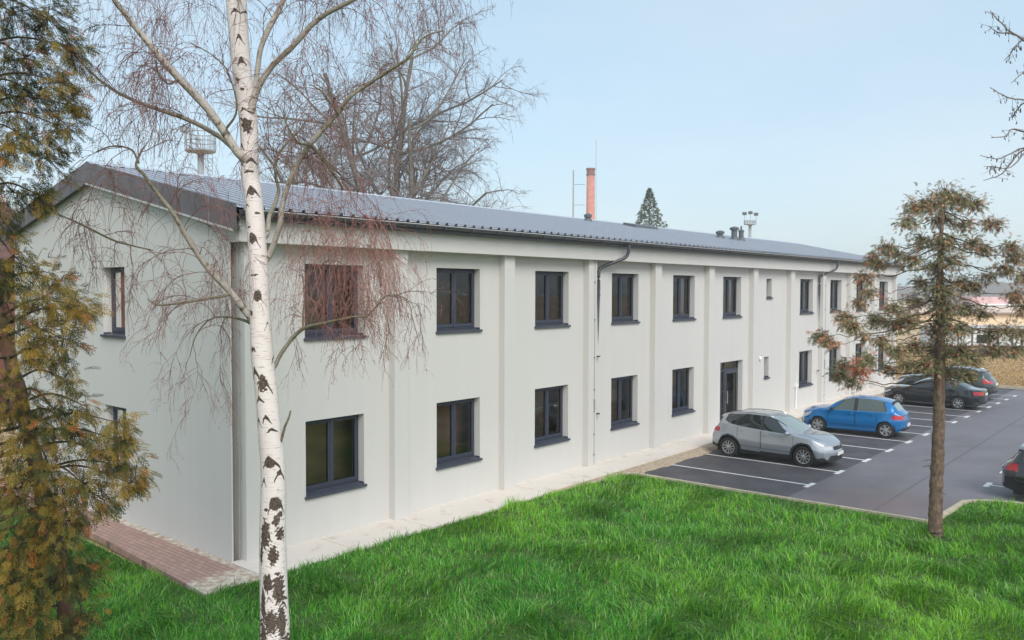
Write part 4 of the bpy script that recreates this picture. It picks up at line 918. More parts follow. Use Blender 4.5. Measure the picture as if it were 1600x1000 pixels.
LIMBS = [ # (x, y, half-width px, depth offset)
 [(386, 250, 8, 0), (370, 236, 7.5, -.05), (350, 205, 7, -.1), (325, 170, 7, -.2), (280, 122, 6.5, -.35), (245, 82, 6, -.45), (215, 45, 5, -.5), (180, 0, 4, -.6), (140, -60, 2.5, -.7)],
 [(386, 262, 6, 0), (372, 240, 5.5, .05), (345, 215, 4.5, .1), (300, 190, 4, .2), (250, 172, 3.5, .3), (200, 152, 3, .4), (165, 132, 2.4, .45), (132, 102, 1.6, .5), (105, 70, .8, .5)],
 [(392, 175, 6, 0), (399, 147, 6.5, 0), (409, 126, 5.5, -.05), (428, 99, 5, -.1), (454, 74, 4.8, -.2), (482, 42, 4.5, -.25), (505, 22, 4, -.3), (546, 0, 3.6, -.4), (600, -28, 2.6, -.4), (660, -70, 1.5, -.4)],
 [(391, 165, 5, 0), (399, 135, 5, .1), (406, 77, 4.5, .2), (420, 42, 5, .3), (438, 6, 4.6, .4), (455, -40, 4, .5), (480, -110, 2.5, .6)],
 [(405, 415, 5, 0), (419, 402, 5.5, 0), (429, 378, 5, -.05), (438, 348, 4.8, -.1), (441, 324, 4.6, -.1), (447, 300, 4.6, -.1), (457, 272, 4.6, -.15), (468, 250, 4.4, -.2), (486, 224, 5, -.3), (508, 200, 4, -.35), (530, 176, 4, -.4), (545, 155, 3, -.5), (566, 138, 3, -.5), (600, 116, 2.6, -.6), (635, 92, 2.2, -.7), (660, 60, 1.6, -.7), (690, 48, 1.0, -.7)],
 [(402, 380, 4, 0), (417, 366, 4.5, .1), (420, 339, 4, .2), (429, 318, 3.6, .25), (434, 298, 3, .3), (430, 272, 2.6, .3), (436, 240, 2, .4), (470, 205, 1.3, .4)],
 [(404, 508, 7, 0), (390, 494, 6.5, 0), (360, 456, 5.5, -.15), (330, 424, 5.2, -.3), (300, 381, 4.5, -.45), (272, 332, 3.8, -.6), (248, 300, 3, -.65), (230, 272, 2.6, -.7), (217, 255, 2.2, -.7), (222, 238, 1.2, -.7), (232, 222, .7, -.7)],
 [(404, 514, 4, 0), (388, 503, 3, .1), (366, 497, 2, .2), (345, 495, 1.6, .3), (325, 499, 1.3, .3), (305, 520, 1, .35), (292, 555, .7, .35)],
 [(362, 458, 4, -.15), (345, 463, 2.6, -.2), (318, 468, 2.2, -.3), (290, 472, 2, -.4), (250, 476, 1.4, -.5), (232, 468, .7, -.5)],
 [(415, 590, 4, 0), (429, 572, 4, 0), (441, 549, 3.6, -.05), (463, 522, 3.4, -.1), (480, 511, 3, -.2), (510, 504, 2.4, -.3), (552, 495, 1.9, -.4), (573, 495, 1.7, -.4), (588, 480, 1.4, -.45), (603, 465, 1.2, -.5), (621, 464, 1, -.5), (639, 477, .8, -.5), (645, 504, .7, -.5), (654, 543, .5, -.5)],
 [(474, 514, 2, -.15), (473, 490, 1.6, -.1), (474, 465, 1.2, 0), (470, 430, .8, .1)],
 [(428, 700, 3, 0), (438, 690, 2.6, -.05), (446, 665, 2.2, -.1), (455, 640, 1.4, -.12)],
 [(217, 255, 1.8, -.7), (205, 234, 1.5, -.7), (175, 230, 1.2, -.7), (152, 240, .8, -.7)],
 [(486, 226, 3, -.3), (498, 240, 2.6, -.2), (515, 262, 2.4, -.1), (527, 280, 2.4, 0), (536, 298, 1.6, .1)],
 [(486, 226, 2.5, -.3), (465, 222, 2, -.4), (450, 200, 1.4, -.5), (440, 175, .9, -.5)],
 [(530, 178, 2.5, -.4), (515, 160, 1.8, -.5), (500, 140, 1.4, -.6), (480, 128, .9, -.6)],
 [(350, 206, 2.5, -.1), (370, 170, 1.6, -.2), (355, 110, 1.2, -.3), (330, 85, 1, -.3), (300, 70, .8, -.3)],
 [(280, 122, 2, -.35), (262, 130, 1.5, -.5), (240, 105, 1.2, -.6), (215, 100, .8, -.7)],
 [(80, 330, .8, -.2), (125, 350, 1.6, -.2), (180, 376, 1.7, -.3), (240, 392, 1, -.4)],
 [(366, -40, 7, 0), (330, -90, 5.5, .2), (290, -130, 4.5, .4), (230, -170, 3, .6), (150, -190, 1.5, .8)],
 [(362, -110, 7, 0), (410, -160, 5.5, -.3), (470, -190, 4.5, -.5), (560, -200, 3, -.7), (650, -190, 1.5, -.9)],
 [(352, -290, 6, 0), (300, -360, 4, .5), (230, -390, 2, .8)], [(350, -330, 6, 0), (410, -420, 4, .4), (480, -450, 2, .8)],
 [(362, -110, 5, 0), (380, -160, 4, .8), (430, -200, 3, 1.4), (500, -200, 1.5, 1.9)], [(369, 0, 5, 0), (330, -40, 4, .8), (280, -70, 3, 1.3), (200, -60, 1.5, 1.9)],
 [(369, 0, 5, 0), (390, -60, 4, -.7), (400, -100, 3, -1.1), (430, -120, 1.5, -1.4)],
]
limb3 = []
for Lm in LIMBS:
    P = np.array([[*at(x, y, DB+dz), w*SB*.9] for x, y, w, dz in Lm]); P = smoothline(P, 8); P[:, 3] = np.maximum(P[:, 3], .0018); limb3.append(P)
    jit = np.cumsum(rng.normal(0, .0022, (len(P), 3)), 0); jit[0] = 0; P[:, :3] += jit*np.linspace(0, 1, len(P))[:, None]
    tm = TM(); w0 = P[0, 3]/SB; big_ = np.clip((P[:, 3]/SB-2.2)/3, 0, 1)
    V, F = tube_np(P[:, :3], P[:, 3], 10); C = np.zeros((len(V), 3)); C[:, 0] = np.clip(.34+rng.normal(0, .10, len(V))+np.repeat(rng.normal(0, .10, len(P)), 10), 0, 1); C[:, 1] = np.repeat(1-.55*big_, 10)
    mesh_np('branch', V, F, M['birch'], bt, True, C)
TW1, TW2 = np.array([.155, .090, .085]), np.array([.38, .175, .145])
crown = TM()
def hang(p, d, L, r, lvl, droop, tone):
    n = max(5, int(L/.07)); P = [p]; st = L/n; d = unit(d)
    for i in range(n):
        d = unit(d+np.array([0, 0, -droop*(i+1)/n])+rng.normal(0, .13, 3)); P.append(P[-1]+d*st)
    P = np.array(P); rr = np.linspace(r, .0011, len(P)); c = TW1*(1-tone)+TW2*tone
    crown.add(P, rr, 3, c*rng.uniform(.7, 1.25))
    if lvl > 0:
        m_ = int(L*(13 if lvl == 1 else 9))+1
        for k in range(m_):
            t = rng.uniform(.12, 1); i = min(int(t*n), n-1); q = P[i]*(1-(t*n-i))+P[i+1]*(t*n-i) if i+1 <= n else P[n]
            dd = unit(P[min(i+1, n)]-P[i])+rng.normal(0, .6, 3); dd[2] += .15
            hang(q, dd, rng.uniform(.25, .6)*min(L, .9)*(1.2 if lvl == 2 else .8), max(.0013, r*.55), lvl-1, droop*1.25, min(1, tone+rng.uniform(0, .3)))
    else:
        for k in range(rng.integers(0, 3)):           # catkins and buds
            q = P[rng.integers(1, len(P))]; e = rng.normal(0, .35, 3)+[0, 0, -1]; crown.add([q, q+unit(e)*.009, q+unit(e)*.022], [.0012, .0032, .001], 3, TW2*rng.uniform(.35, 1))
for li, P in enumerate(limb3):
    seg_ = np.linalg.norm(np.diff(P[:, :3], axis=0), axis=1); Ls = np.concatenate([[0], np.cumsum(seg_)]); tot = Ls[-1]
    if li in (11,): continue
    dens = 5.2
    lo = .30 if P[0, 3] > .02 else .12
    for k in range(int(tot*dens)+2):
        s = rng.uniform(lo, 1)*tot; q = np.array([np.interp(s, Ls, P[:, j]) for j in range(4)])
        i = min(np.searchsorted(Ls, s), len(P)-1); tan = unit(P[i, :3]-P[i-1, :3])
        d = tan*.8+rng.normal(0, .75, 3); d[2] += .15
        hang(q[:3], d, rng.uniform(.35, 1.15)*(.75+.5*min(1, q[3]/.03)), min(.0055, q[3]*.6+.0012), 2 if rng.random() < .5 else 1, .42, rng.uniform(0, .45))
# the dense reddish drooping sprays
def cluster(n, x0, x1, y0, y1, dz, Lm, tone, lvl=1):
    for k in range(n):
        q = at(rng.uniform(x0, x1), rng.uniform(y0, y1), DB+dz+rng.normal(0, .25)); hang(q, rng.normal(0, .5, 3)+[0, 0, -.3], rng.uniform(.5, 1)*Lm, .0028, lvl, .55, tone)
cluster(90, 468, 612, 320, 420, -.2, 1.0, .8); cluster(26, 560, 600, 330, 380, -.2, 1.25, .9); cluster(26, 540, 592, 400, 470, -.2, .8, .85); cluster(36, 445, 560, 270, 340, -.3, .6, .6)
cluster(20, 330, 400, 385, 430, -.1, .6, .5); cluster(22, 230, 330, 430, 470, -.3, .6, .4); cluster(16, 170, 195, 280, 330, -.3, 1.0, .5, 0); cluster(16, 120, 170, 330, 400, -.3, .6, .4); cluster(14, 190, 290, 300, 330, -.4, .8, .4, 0)
cluster(70, 120, 350, -40, 120, .3, 1.0, .35); cluster(46, 500, 720, -80, 10, .2, 1.2, .15); cluster(24, 640, 730, -60, 60, .2, .6, .15); cluster(20, 440, 640, 60, 160, 0, .8, .35); cluster(20, 570, 640, 440, 480, -.4, .45, .7, 0)
crown.build('crown', M['twig'], bt, smooth=False)

# ------------------------------------------------------------------ conifers
FR = leafmat('conifer_leaf', .65, .2)
M['redbark'] = mat('reddish_bark', (.16, .07, .045), .95, col2=(.30, .17, .12), vscale=5, bump=.9, bscale=14, stretch=(3, 3, .6))
M['brownbark'] = mat('scaly_bark', (.085, .055, .04), .95, col2=(.24, .16, .115), vscale=11, bump=1, bscale=22, stretch=(1.6, 1.6, .8))
M['dulltwig'] = mat('conifer_twig', (.09, .06, .045), .9, var=.3)
def frond_template(nl, seed, wf=1.0):
    """flat fern-like spray about one unit long, in the xy plane, growing along +x"""
    r = np.random.default_rng(seed); V = []; F = []
    def leaf(p, a, L, w):
        d = np.array([math.cos(a), math.sin(a)]); s = np.array([-d[1], d[0]]); k = len(V); zz = r.normal(0, .015); w = w*wf
        for q, h in ((p, 0), (p+d*L*.45+s*w, zz), (p+d*L, -.05*L+zz), (p+d*L*.45-s*w, zz)): V.append((*q, h-.16*(q[0]**2)))
        F.append((k, k+1, k+2, k+3))
    leaf(np.zeros(2), 0, 1.0, .018)
    for i in range(nl):
        t = .12+.8*i/nl; sd = 1 if i % 2 else -1; a = sd*r.uniform(.5, .85); L = (.46*(1-t*.65))*r.uniform(.7, 1.15); p = np.array([t, 0]); leaf(p, a, L, .020)
        for j in range(3):
            u = .25+.25*j; q = p+np.array([math.cos(a), math.sin(a)])*L*u; leaf(q, a-sd*.55 if j % 2 else a+sd*.45, L*.5*(1.1-u*.6), .019)
    return np.array(V), np.array(F)
TPL = [frond_template(11, s) for s in range(4)]; TPS = [frond_template(7, s+9, 2.0) for s in range(3)]
class Fronds:
    def __init__(s): s.V = []; s.F = []; s.C = []; s.n = 0
    def add(s, p, d, size, col, tpl=TPL):
        V, F = tpl[rng.integers(len(tpl))]; x = unit(d); up = unit(np.array([0, 0, 1.])+rng.normal(0, .55, 3)); y = unit(np.cross(up, x)); z = np.cross(x, y)
        s.V.append(p+size*(V[:, :1]*x+V[:, 1:2]*y+V[:, 2:3]*z)); s.F.append(F+s.n); s.n += len(V)
        s.C.append(np.repeat(col*rng.uniform(.75, 1.3, (len(F), 1)), 4, 0))
    def build(s, name, m_, parent): return mesh_np(name, np.concatenate(s.V), np.concatenate(s.F), m_, parent, False, np.concatenate(s.C))
# foreground thuja-like conifer at the left edge
DT = 7.6; ST = DT/FPX
ct = thing('conifer_tree', 'tall yellow-green drooping conifer cut off by the left edge', 'tree', (0, 0, 0))
TP = np.array([[*at(x, y, DT+.5), w*ST*.9] for x, y, w in [(132, 1500, 22), (122, 1250, 19), (112, 1040, 16), (100, 930, 15), (84, 840, 14), (50, 700, 13), (16, 560, 12), (-12, 430, 11), (-30, 300, 10), (-40, 150, 9), (-44, 0, 8), (-46, -160, 7), (-46, -420, 4), (-46, -600, 1)]])
TP = smoothline(TP, 8); V, F = tube_np(TP[:, :3], TP[:, 3]*(1+.08*np.sin(np.arange(len(TP))*1.3)), 14); mesh_np('trunk', V, F, M['redbark'], ct, True)
DK, OL, YE, BR = np.array([.035, .052, .018]), np.array([.095, .100, .024]), np.array([.31, .20, .035]), np.array([.34, .13, .035])
fr = Fronds(); limb = TM()
# (x, y, radius px, fronds, yellowness, depth offset)
CL = [(20, 20, 45, 60, .1, 0), (75, 30, 45, 55, .15, .3), (110, 75, 28, 42, .3, -.2), (40, 90, 45, 60, .1, .2), (100, 130, 25, 30, .5, -.3), (60, 150, 40, 50, .15, .3), (10, 150, 40, 50, .1, 0), (112, 165, 18, 20, .6, -.2), (90, 195, 32, 40, .3, 0), (40, 215, 38, 45, .35, -.2), (12, 232, 28, 36, .8, -.4), (75, 250, 30, 28, .2, .1), (60, 305, 20, 26, .2, 0), (20, 300, 30, 32, .3, -.1), (8, 350, 25, 22, .3, .1),
 (20, 400, 34, 44, .35, 0), (15, 440, 34, 50, .3, -.1), (60, 425, 24, 26, .5, -.3), (95, 440, 20, 20, .6, -.3), (70, 465, 34, 44, .6, -.4), (115, 475, 26, 36, .8, -.5), (135, 488, 18, 22, .85, -.6), (60, 520, 34, 46, .75, -.4), (100, 530, 26, 30, .5, -.3), (80, 565, 18, 20, .3, -.2), (45, 545, 24, 30, .8, -.5), (20, 500, 22, 18, .4, .1),
 (105, 595, 20, 20, .5, -.3), (45, 620, 26, 30, .45, -.1), (85, 640, 34, 44, .3, 0), (135, 635, 18, 14, .6, -.3), (55, 670, 32, 44, .35, .1), (110, 665, 30, 40, .4, -.2), (150, 690, 26, 34, .5, -.3), (185, 660, 16, 20, .75, -.5), (190, 690, 18, 24, .75, -.5), (175, 715, 28, 36, .55, -.4), (212, 735, 20, 24, .6, -.5), (205, 755, 16, 18, .5, -.5), (30, 705, 40, 56, .55, -.3), (80, 735, 44, 64, .55, -.3), (20, 760, 40, 56, .5, -.3), (130, 755, 36, 50, .5, -.3), (160, 780, 24, 30, .45, -.3), (65, 790, 44, 60, .4, -.3), (110, 810, 34, 44, .45, -.3), (30, 850, 44, 64, .55, -.3), (85, 865, 32, 40, .35, -.2), (20, 910, 40, 58, .6, -.4), (60, 930, 38, 50, .4, -.2), (120, 905, 28, 34, .25, -.1), (140, 880, 18, 18, .2, 0), (30, 975, 46, 60, .5, -.3), (90, 985, 32, 36, .35, -.1), (130, 960, 20, 20, .25, 0), (10, 640, 30, 30, .3, 0), (10, 590, 24, 16, .3, .1)]
r4 = np.random.default_rng(21)
for i in range(70):                                  # the crown continues outside the frame
    y = r4.uniform(-420, 1250); CL.append((r4.uniform(-200, -30), y, 45, 34, r4.uniform(.1, .7), r4.uniform(-.6, .9)))
for i in range(26): CL.append((r4.uniform(-60, 110), r4.uniform(-420, -30), 42, 34, r4.uniform(.1, .4), r4.uniform(-.6, .7)))
for i in range(22): CL.append((r4.uniform(-40, 120), r4.uniform(1020, 1280), 42, 34, r4.uniform(.2, .5), r4.uniform(-.6, .6)))
for i in range(8): CL.append((r4.uniform(0, 100), r4.uniform(720, 1000), 36, 30, r4.uniform(.1, .3), r4.uniform(.3, .8)))
for x, y, rad, nf, yl, dz in CL:
    if -20 < y < 360: nf, yl = nf*1.35, yl+.15
    c = at(x, y, DT+dz); k = np.argmin(np.linalg.norm(TP[:, :3]-(c+[0, 0, .22]), axis=1)); b0 = TP[k, :3]
    mid = (b0+c)/2+[0, 0, .10]; bp_ = smoothline(np.array([b0, mid, c]), 6); limb.add(bp_, np.linspace(.016, .004, len(bp_)), 5)
    out_ = unit((c-b0)*[1, 1, .3]+rng.normal(0, .05, 3))
    for q in range(int(nf*2.1)):
        off = rng.normal(0, .47, 3)*rad*ST; p = c+off; tone = np.clip(yl*.85+rng.normal(0, .25), 0, 1); col = (OL*(1-tone)+YE*tone) if tone > .35 else DK*(1-tone/.35)+OL*tone/.35
        if rng.random() < .065: col = BR
        d = out_*.9+off/(rad*ST)*.7+rng.normal(0, .35, 3)+[0, 0, -.55]
        fr.add(p, d, rng.uniform(.075, .19), col)
        if q % 6 == 0: limb.add([c, (c+p)/2+[0, 0, .015], p], [.004, .003, .002], 3)
limb.build('branch', M['dulltwig'], ct); fr.build('crown', FR, ct)

# small sparse conifer standing on the lawn corner
DPN = 17.6; SP_ = DPN/FPX
pt = thing('conifer_tree', 'small sparse conifer with bare brown trunk at the lawn corner by the car park', 'tree', (0, 0, 0))
TP = np.array([[*at(x, y, DPN), w*SP_] for x, y, w in [(1462, 846, 11.5), (1462, 815, 10.2), (1464, 740, 9.4), (1466, 660, 8.8), (1467, 590, 8.2), (1468, 500, 6.6), (1468, 420, 4.6), (1470, 360, 3), (1473, 315, 2.2), (1475, 292, 1)]])
TP = smoothline(TP, 24); TP[:, :3] += np.cumsum(rng.normal(0, .0016, (len(TP), 3)), 0)
V, F = tube_np(TP[:, :3], TP[:, 3]*(1+.05*np.sin(np.arange(len(TP))*.9)+rng.normal(0, .02, len(TP))), 18)
V += rng.normal(0, .004, V.shape); mesh_np('trunk', V, F, M['brownbark'], pt, True)
fr = Fronds(); limb = TM()
PG, PB, PRu = np.array([.27, .265, .135]), np.array([.55, .37, .24]), np.array([.70, .20, .11])
PC = [(1476, 305, 22, 40, .4), (1452, 318, 18, 30, .5), (1500, 312, 18, 26, .4), (1430, 322, 15, 26, .6), (1522, 318, 16, 26, .6), (1418, 345, 14, 20, .5), (1470, 340, 20, 34, .3), (1540, 345, 9, 8, .5), (1555, 350, 13, 18, .6), (1505, 350, 15, 20, .5), (1385, 385, 13, 18, .5), (1400, 395, 16, 24, .4), (1440, 375, 18, 28, .3), (1475, 378, 20, 34, .3), (1520, 378, 14, 22, .5), (1538, 390, 14, 20, .5), (1580, 385, 14, 22, .6), (1590, 400, 16, 24, .5), (1365, 400, 9, 12, .5), (1372, 410, 15, 24, .4), (1425, 405, 18, 26, .3), (1460, 415, 18, 28, .2), (1488, 405, 18, 26, .3), (1500, 440, 16, 24, .3), (1570, 420, 14, 20, .6), (1600, 430, 18, 24, .5), (1350, 432, 13, 18, .7), (1358, 455, 12, 18, .5), (1470, 450, 20, 40, .2), (1440, 440, 14, 20, .3), (1520, 445, 14, 18, .4), (1545, 430, 12, 12, .5), (1345, 472, 11, 14, .6), (1395, 480, 14, 20, .3), (1430, 470, 16, 24, .3), (1475, 480, 20, 40, .2), (1510, 480, 18, 26, .3), (1535, 488, 13, 16, .4), (1585, 460, 14, 22, .5), (1600, 480, 16, 22, .5), (1322, 495, 14, 26, .6), (1332, 508, 14, 26, .4), (1370, 498, 15, 26, .3), (1400, 505, 16, 28, .3), (1425, 500, 15, 22, .3), (1470, 515, 20, 44, .2), (1500, 512, 16, 24, .3), (1545, 520, 18, 26, .3), (1572, 515, 14, 20, .3), (1595, 520, 14, 22, .4), (1283, 525, 13, 26, .3), (1296, 535, 10, 18, .7), (1350, 525, 9, 10, .4), (1378, 532, 14, 24, .4), (1400, 548, 13, 22, .3), (1430, 540, 14, 22, .3), (1465, 545, 20, 44, .25), (1500, 548, 20, 36, .2), (1520, 560, 14, 22, .2), (1555, 545, 14, 22, .2), (1585, 545, 12, 16, .3), (1390, 575, 12, 16, .2), (1420, 570, 13, 16, .2), (1450, 570, 17, 30, .2), (1480, 580, 19, 36, .2), (1510, 585, 14, 22, .2), (1345, 575, 18, 34, .95), (1322, 570, 13, 22, .3), (1312, 585, 13, 22, .25), (1332, 595, 12, 18, .25), (1358, 560, 11, 16, .3)]
for x, y, rad, nf, rb in PC:
    dz = rng.normal(0, .55)*(1 if abs(x-1468) < 60 else 1.2); c = at(x, y, DPN+dz)
    side = min(1, abs(x-1468)/150); hh = .12+.25*side
    k = np.argmin(np.abs(TP[:, 2]-(c[2]+(hh if y < 540 else -.1)))); b0 = TP[k, :3]; mid = (b0*.45+c*.55)+[0, 0, -.10]
    bp_ = smoothline(np.array([b0, mid, c]), 6); bp_[1:-1] += rng.normal(0, .02, (len(bp_)-2, 3)); limb.add(bp_, np.linspace(.017 if rad > 12 else .010, .005, len(bp_)), 5)
    for q in range(int(nf*11)):
        off = rng.normal(0, .50, 3)*rad*SP_*[1, 1, .8]; p = c+off
        u_ = rng.random(); col = PRu if u_ < max(0, rb-.55)*.9+.04 else (PB if u_ < rb*.75+.1 else PG)
        fr.add(p, off/(rad*SP_)+unit(c-b0)*.5+rng.normal(0, .5, 3)+[0, 0, -.5], rng.uniform(.06, .14), col*rng.uniform(.65, 1.35), TPS)
        if q % 5 == 0: limb.add([c, (c+p)/2, p], [.006, .004, .003], 3)
for i in range(26):                                   # dead stubs on the bare trunk
    k = rng.integers(10, 130); p = TP[k, :3]; a = rng.uniform(0, 6.28); L = rng.uniform(.08, .32); limb.add([p, p+np.array([math.cos(a), math.sin(a), .1])*L*.6, p+np.array([math.cos(a), math.sin(a), -.05])*L], [.014, .010, .005], 5)
limb.build('branch', M['dulltwig'], pt); fr.build('crown', leafmat('tuft_leaf', .7, .4), pt)

# ------------------------------------------------------------------ bare trees behind the roof
M['farbark'] = mat('grey_bark', (.18, .165, .135), .95, var=.3, vscale=2)
M['farwig'] = mat('far_twigs', (.23, .195, .19), .95, var=.2)
def grow(tms, p, d, L, r, lvl, r2, up, droop=0):
    n = max(3, int(4+lvl*1.5)); P = [np.array(p, float)]; d = unit(np.array(d, float)); st = L/n
    for i in range(n):
        d = unit(d+r2.normal(0, .10, 3)+np.array([0, 0, up-droop*(i/n)])); P.append(P[-1]+d*st)
    P = np.array(P); tms[0 if lvl >= 3 else 1].add(P, np.linspace(r, r*.45 if lvl else r*.3, n+1), 7 if lvl >= 3 else (4 if lvl == 2 else 3))
    if lvl == 0: return
    for k in range({4: 11, 3: 10, 2: 9, 1: 6}[lvl]):
        t = r2.uniform(.22, 1.0); i = min(int(t*n), n-1); q = P[i]+(P[i+1]-P[i])*(t*n-i); tan = unit(P[i+1]-P[i])
        dd = tan*.75+unit(r2.normal(0, 1, 3))*.85
        grow(tms, q, dd, L*r2.uniform(.34, .58)*(1.15-.45*t), max(.009, r*(.55-.25*t)), lvl-1, r2, .05, droop+.10)
def linden(name, label, base, stems, seed, group):
    r2 = np.random.default_rng(seed); root = thing(name, label, 'tree', tuple(base), 0, group); tms = [TM(), TM()]
    for d, L, r, off in stems: grow(tms, np.array(off, float), d, L, r, 4, r2, .05)
    tms[0].build('trunk', M['farbark'], root); tms[1].build('crown', M['farwig'], root, smooth=False)
def side(a, b, up): v = RT*[1, 1, 0]*a+FW*[1, 1, 0]*b; return v+[0, 0, up]
b0 = at(596, 310, 55)*[1, 1, 0]
linden('bare_tree', 'large bare many-stemmed tree rising behind the roof', b0,
       [(side(-.10, 0, 1), 19.5, .26, (0, 0, 0)), (side(.02, .2, 1), 21, .28, side(.5, .4, 0)), (side(.24, -.1, 1), 16.5, .24, side(1.2, 0, 0)), (side(-.32, .1, 1), 17, .2, side(-.6, 0, 0)), (side(.30, .2, 1), 14, .22, side(1.6, .5, 0)), (side(-.6, -.2, 1), 14, .17, side(-.9, 0, 0)), (side(.45, 0, 1), 8, .11, side(1.5, 0, 0))], 5, None)
for px, py, D, H, sd, lb in [(1122, 352, 130, 14.5, 3, 'faint bare treetop above the roof left of the vent pipes'), (1210, 378, 150, 13.5, 4, 'low pinkish bare treetop beside the right floodlight mast'), (1235, 382, 160, 13.5, 6, 'hazy bare treetop right of the right floodlight mast')]:
    b_ = at(px, py, D)*[1, 1, 0]
    linden('bare_tree', lb, b_, [(side(0, 0, 1), H*.72, .2, (0, 0, 0)), (side(.5, 0, 1), H*.6, .15, (0, 0, 0)), (side(-.5, .2, 1), H*.6, .15, (0, 0, 0))], sd, None)

# spruce far behind
def spruce(px, top, D, H, wid):
    b_ = at(px, top, D)*[1, 1, 0]; root = thing('spruce_tree', 'hazy green pointed spruce rising behind the roof', 'tree', tuple(b_)); r2 = np.random.default_rng(8)
    MB().lathe([(.28, 0), (.2, H*.5), (.03, H*.98)], 8).build('trunk', M['farbark'], root, smooth=True)
    V = []; F = []; C = []; n = 0
    for k in range(9000):
        t = r2.random()**.75; z = H*(1-t*.86); lay = math.sin(z*5.2)*.10; rad = wid*t*(.85+lay+r2.uniform(-.12, .15)); a = r2.uniform(0, 6.283); s = r2.uniform(.25, 1)**.5*rad
        p = np.array([s*math.cos(a), s*math.sin(a), z-s*.28]); d = np.array([math.cos(a), math.sin(a), -.35+r2.normal(0, .2)]); d = unit(d+r2.normal(0, .2, 3)); sd_ = unit(np.cross(d, [0, 0, 1.])+r2.normal(0, .3, 3)); L = r2.uniform(.3, .75)*(.5+.6*t); w = .12
        V += [p, p+d*L*.5+sd_*w, p+d*L, p+d*L*.5-sd_*w]; F.append((n, n+1, n+2, n+3)); n += 4
        C += [np.array([.15, .18, .12])*r2.uniform(.6, 1.5)]*4
    mesh_np('crown', V, F, FR, root, False, np.array(C))
spruce(1015, 293, 100, 17.5, 7.6)

# ------------------------------------------------------------------ chimney, steel mast, floodlight masts
p = at(923, 263, 150); z1 = p[2]
ch = thing('factory_chimney', 'tall red brick chimney rising beyond the roof', 'chimney', (p[0], p[1], 0))
MB().lathe([(1.0, 0), (.80, z1*.5), (.72, z1-1.3)], 20).build('shaft', M['brickred'], ch, smooth=True)
MB().lathe([(.78, z1-1.3), (.78, z1-.9), (.73, z1-.85), (.73, z1-.35), (.82, z1-.3), (.82, z1), (.55, z1), (.55, z1-.6)], 20).build('chimney_cap', mat('sooty_brick', (.22, .11, .10), .9, var=.2), ch)
g = MB(); o_ = RT*.95; g.tube([(o_[0]*1.25, o_[1]*1.25, 2), (o_[0], o_[1], z1-1), (o_[0], o_[1], z1+5.0)], .05, 6); g.build('lightning_rod', M['steel'], ch)
p2 = at(896, 266, 150)
mt = thing('steel_mast', 'thin dark steel mast braced to the brick chimney', 'mast', (p2[0], p2[1], 0))
MB().tube([(0, 0, 0), (0, 0, p2[2])], [.17, .12], 10).build('pole', M['steel'], mt)
for py in (288, 320):
    z = at(896, py, 150)[2]; q = (p-p2)*[1, 1, 0]; g = MB(); g.tube([(0, 0, z), (q[0]*.68, q[1]*.68, z)], .06, 6); g.build('brace', M['steel'], mt)
def floodmast(px, ytop, ydeck, D, label, rad, deckr, lamps, tall=0):
    pt_, pd_ = at(px, ytop, D), at(px, ydeck, D); root = thing('floodlight_mast', label, 'mast', (pt_[0], pt_[1], 0), 0, 'floodlight masts behind the building'); zd, zt_ = pd_[2], pt_[2]
    MB().lathe([(rad*1.3, 0), (rad, zd-.1)], 14).build('pole', M['steel'], root, smooth=True)
    g = MB(); g.lathe([(rad, zd-.35), (deckr*.55, zd-.16), (deckr, zd-.12), (deckr, zd), (rad, zd)], 16); g.build('deck', M['steel'], root)
    g = MB()
    for k in range(14):
        a = 2*math.pi*k/14; g.tube([(deckr*math.cos(a), deckr*math.sin(a), zd), (deckr*math.cos(a), deckr*math.sin(a), zt_)], .036, 5)
    for z in (zt_, zd+(zt_-zd)*.5):
        g.tube([(deckr*math.cos(a), deckr*math.sin(a), z) for a in np.linspace(0, 2*math.pi, 25)], .042, 5)
    g.build('railing', M['steel'], root)
    if not tall:
        g = MB(); o = RT*(rad+.55)
        for s in (-.2, .2): q = o+FW*[1, 1, 0]*s; q = RT*(rad+.55)+RT*s; g.tube([(q[0], q[1], 1), (q[0], q[1], zt_-.2)], .022, 5)
        for z in np.arange(1.3, zt_-.3, .33):
            q0 = RT*(rad+.35); q1 = RT*(rad+.75); g.tube([(q0[0], q0[1], z), (q1[0], q1[1], z)], .016, 4)
        g.build('ladder', M['steel'], root)
    for dx, dz in lamps:
        q = RT*dx; g = MB(); z = zt_+dz
        g.box(q[0]-.28, q[0]+.28, q[1]-.28, q[1]+.28, z-.24, z+.24); g.tube([(q[0], q[1], z-.24), (q[0], q[1], zd)], .03, 5); g.build('floodlight', M['darksteel'] if tall else M['steel'], root, bevel=.06)
floodmast(313, 208, 235, 70, 'grey floodlight mast with round railed platform behind the gable roof', .25, 1.22, [(-1.3, .32)])
floodmast(1172, 345, 350, 140, 'distant floodlight mast with three lamps above the far roof end', .24, 1.0, [(-.95, 1.2), (.05, 1.35), (1.0, 1.1)], 1)

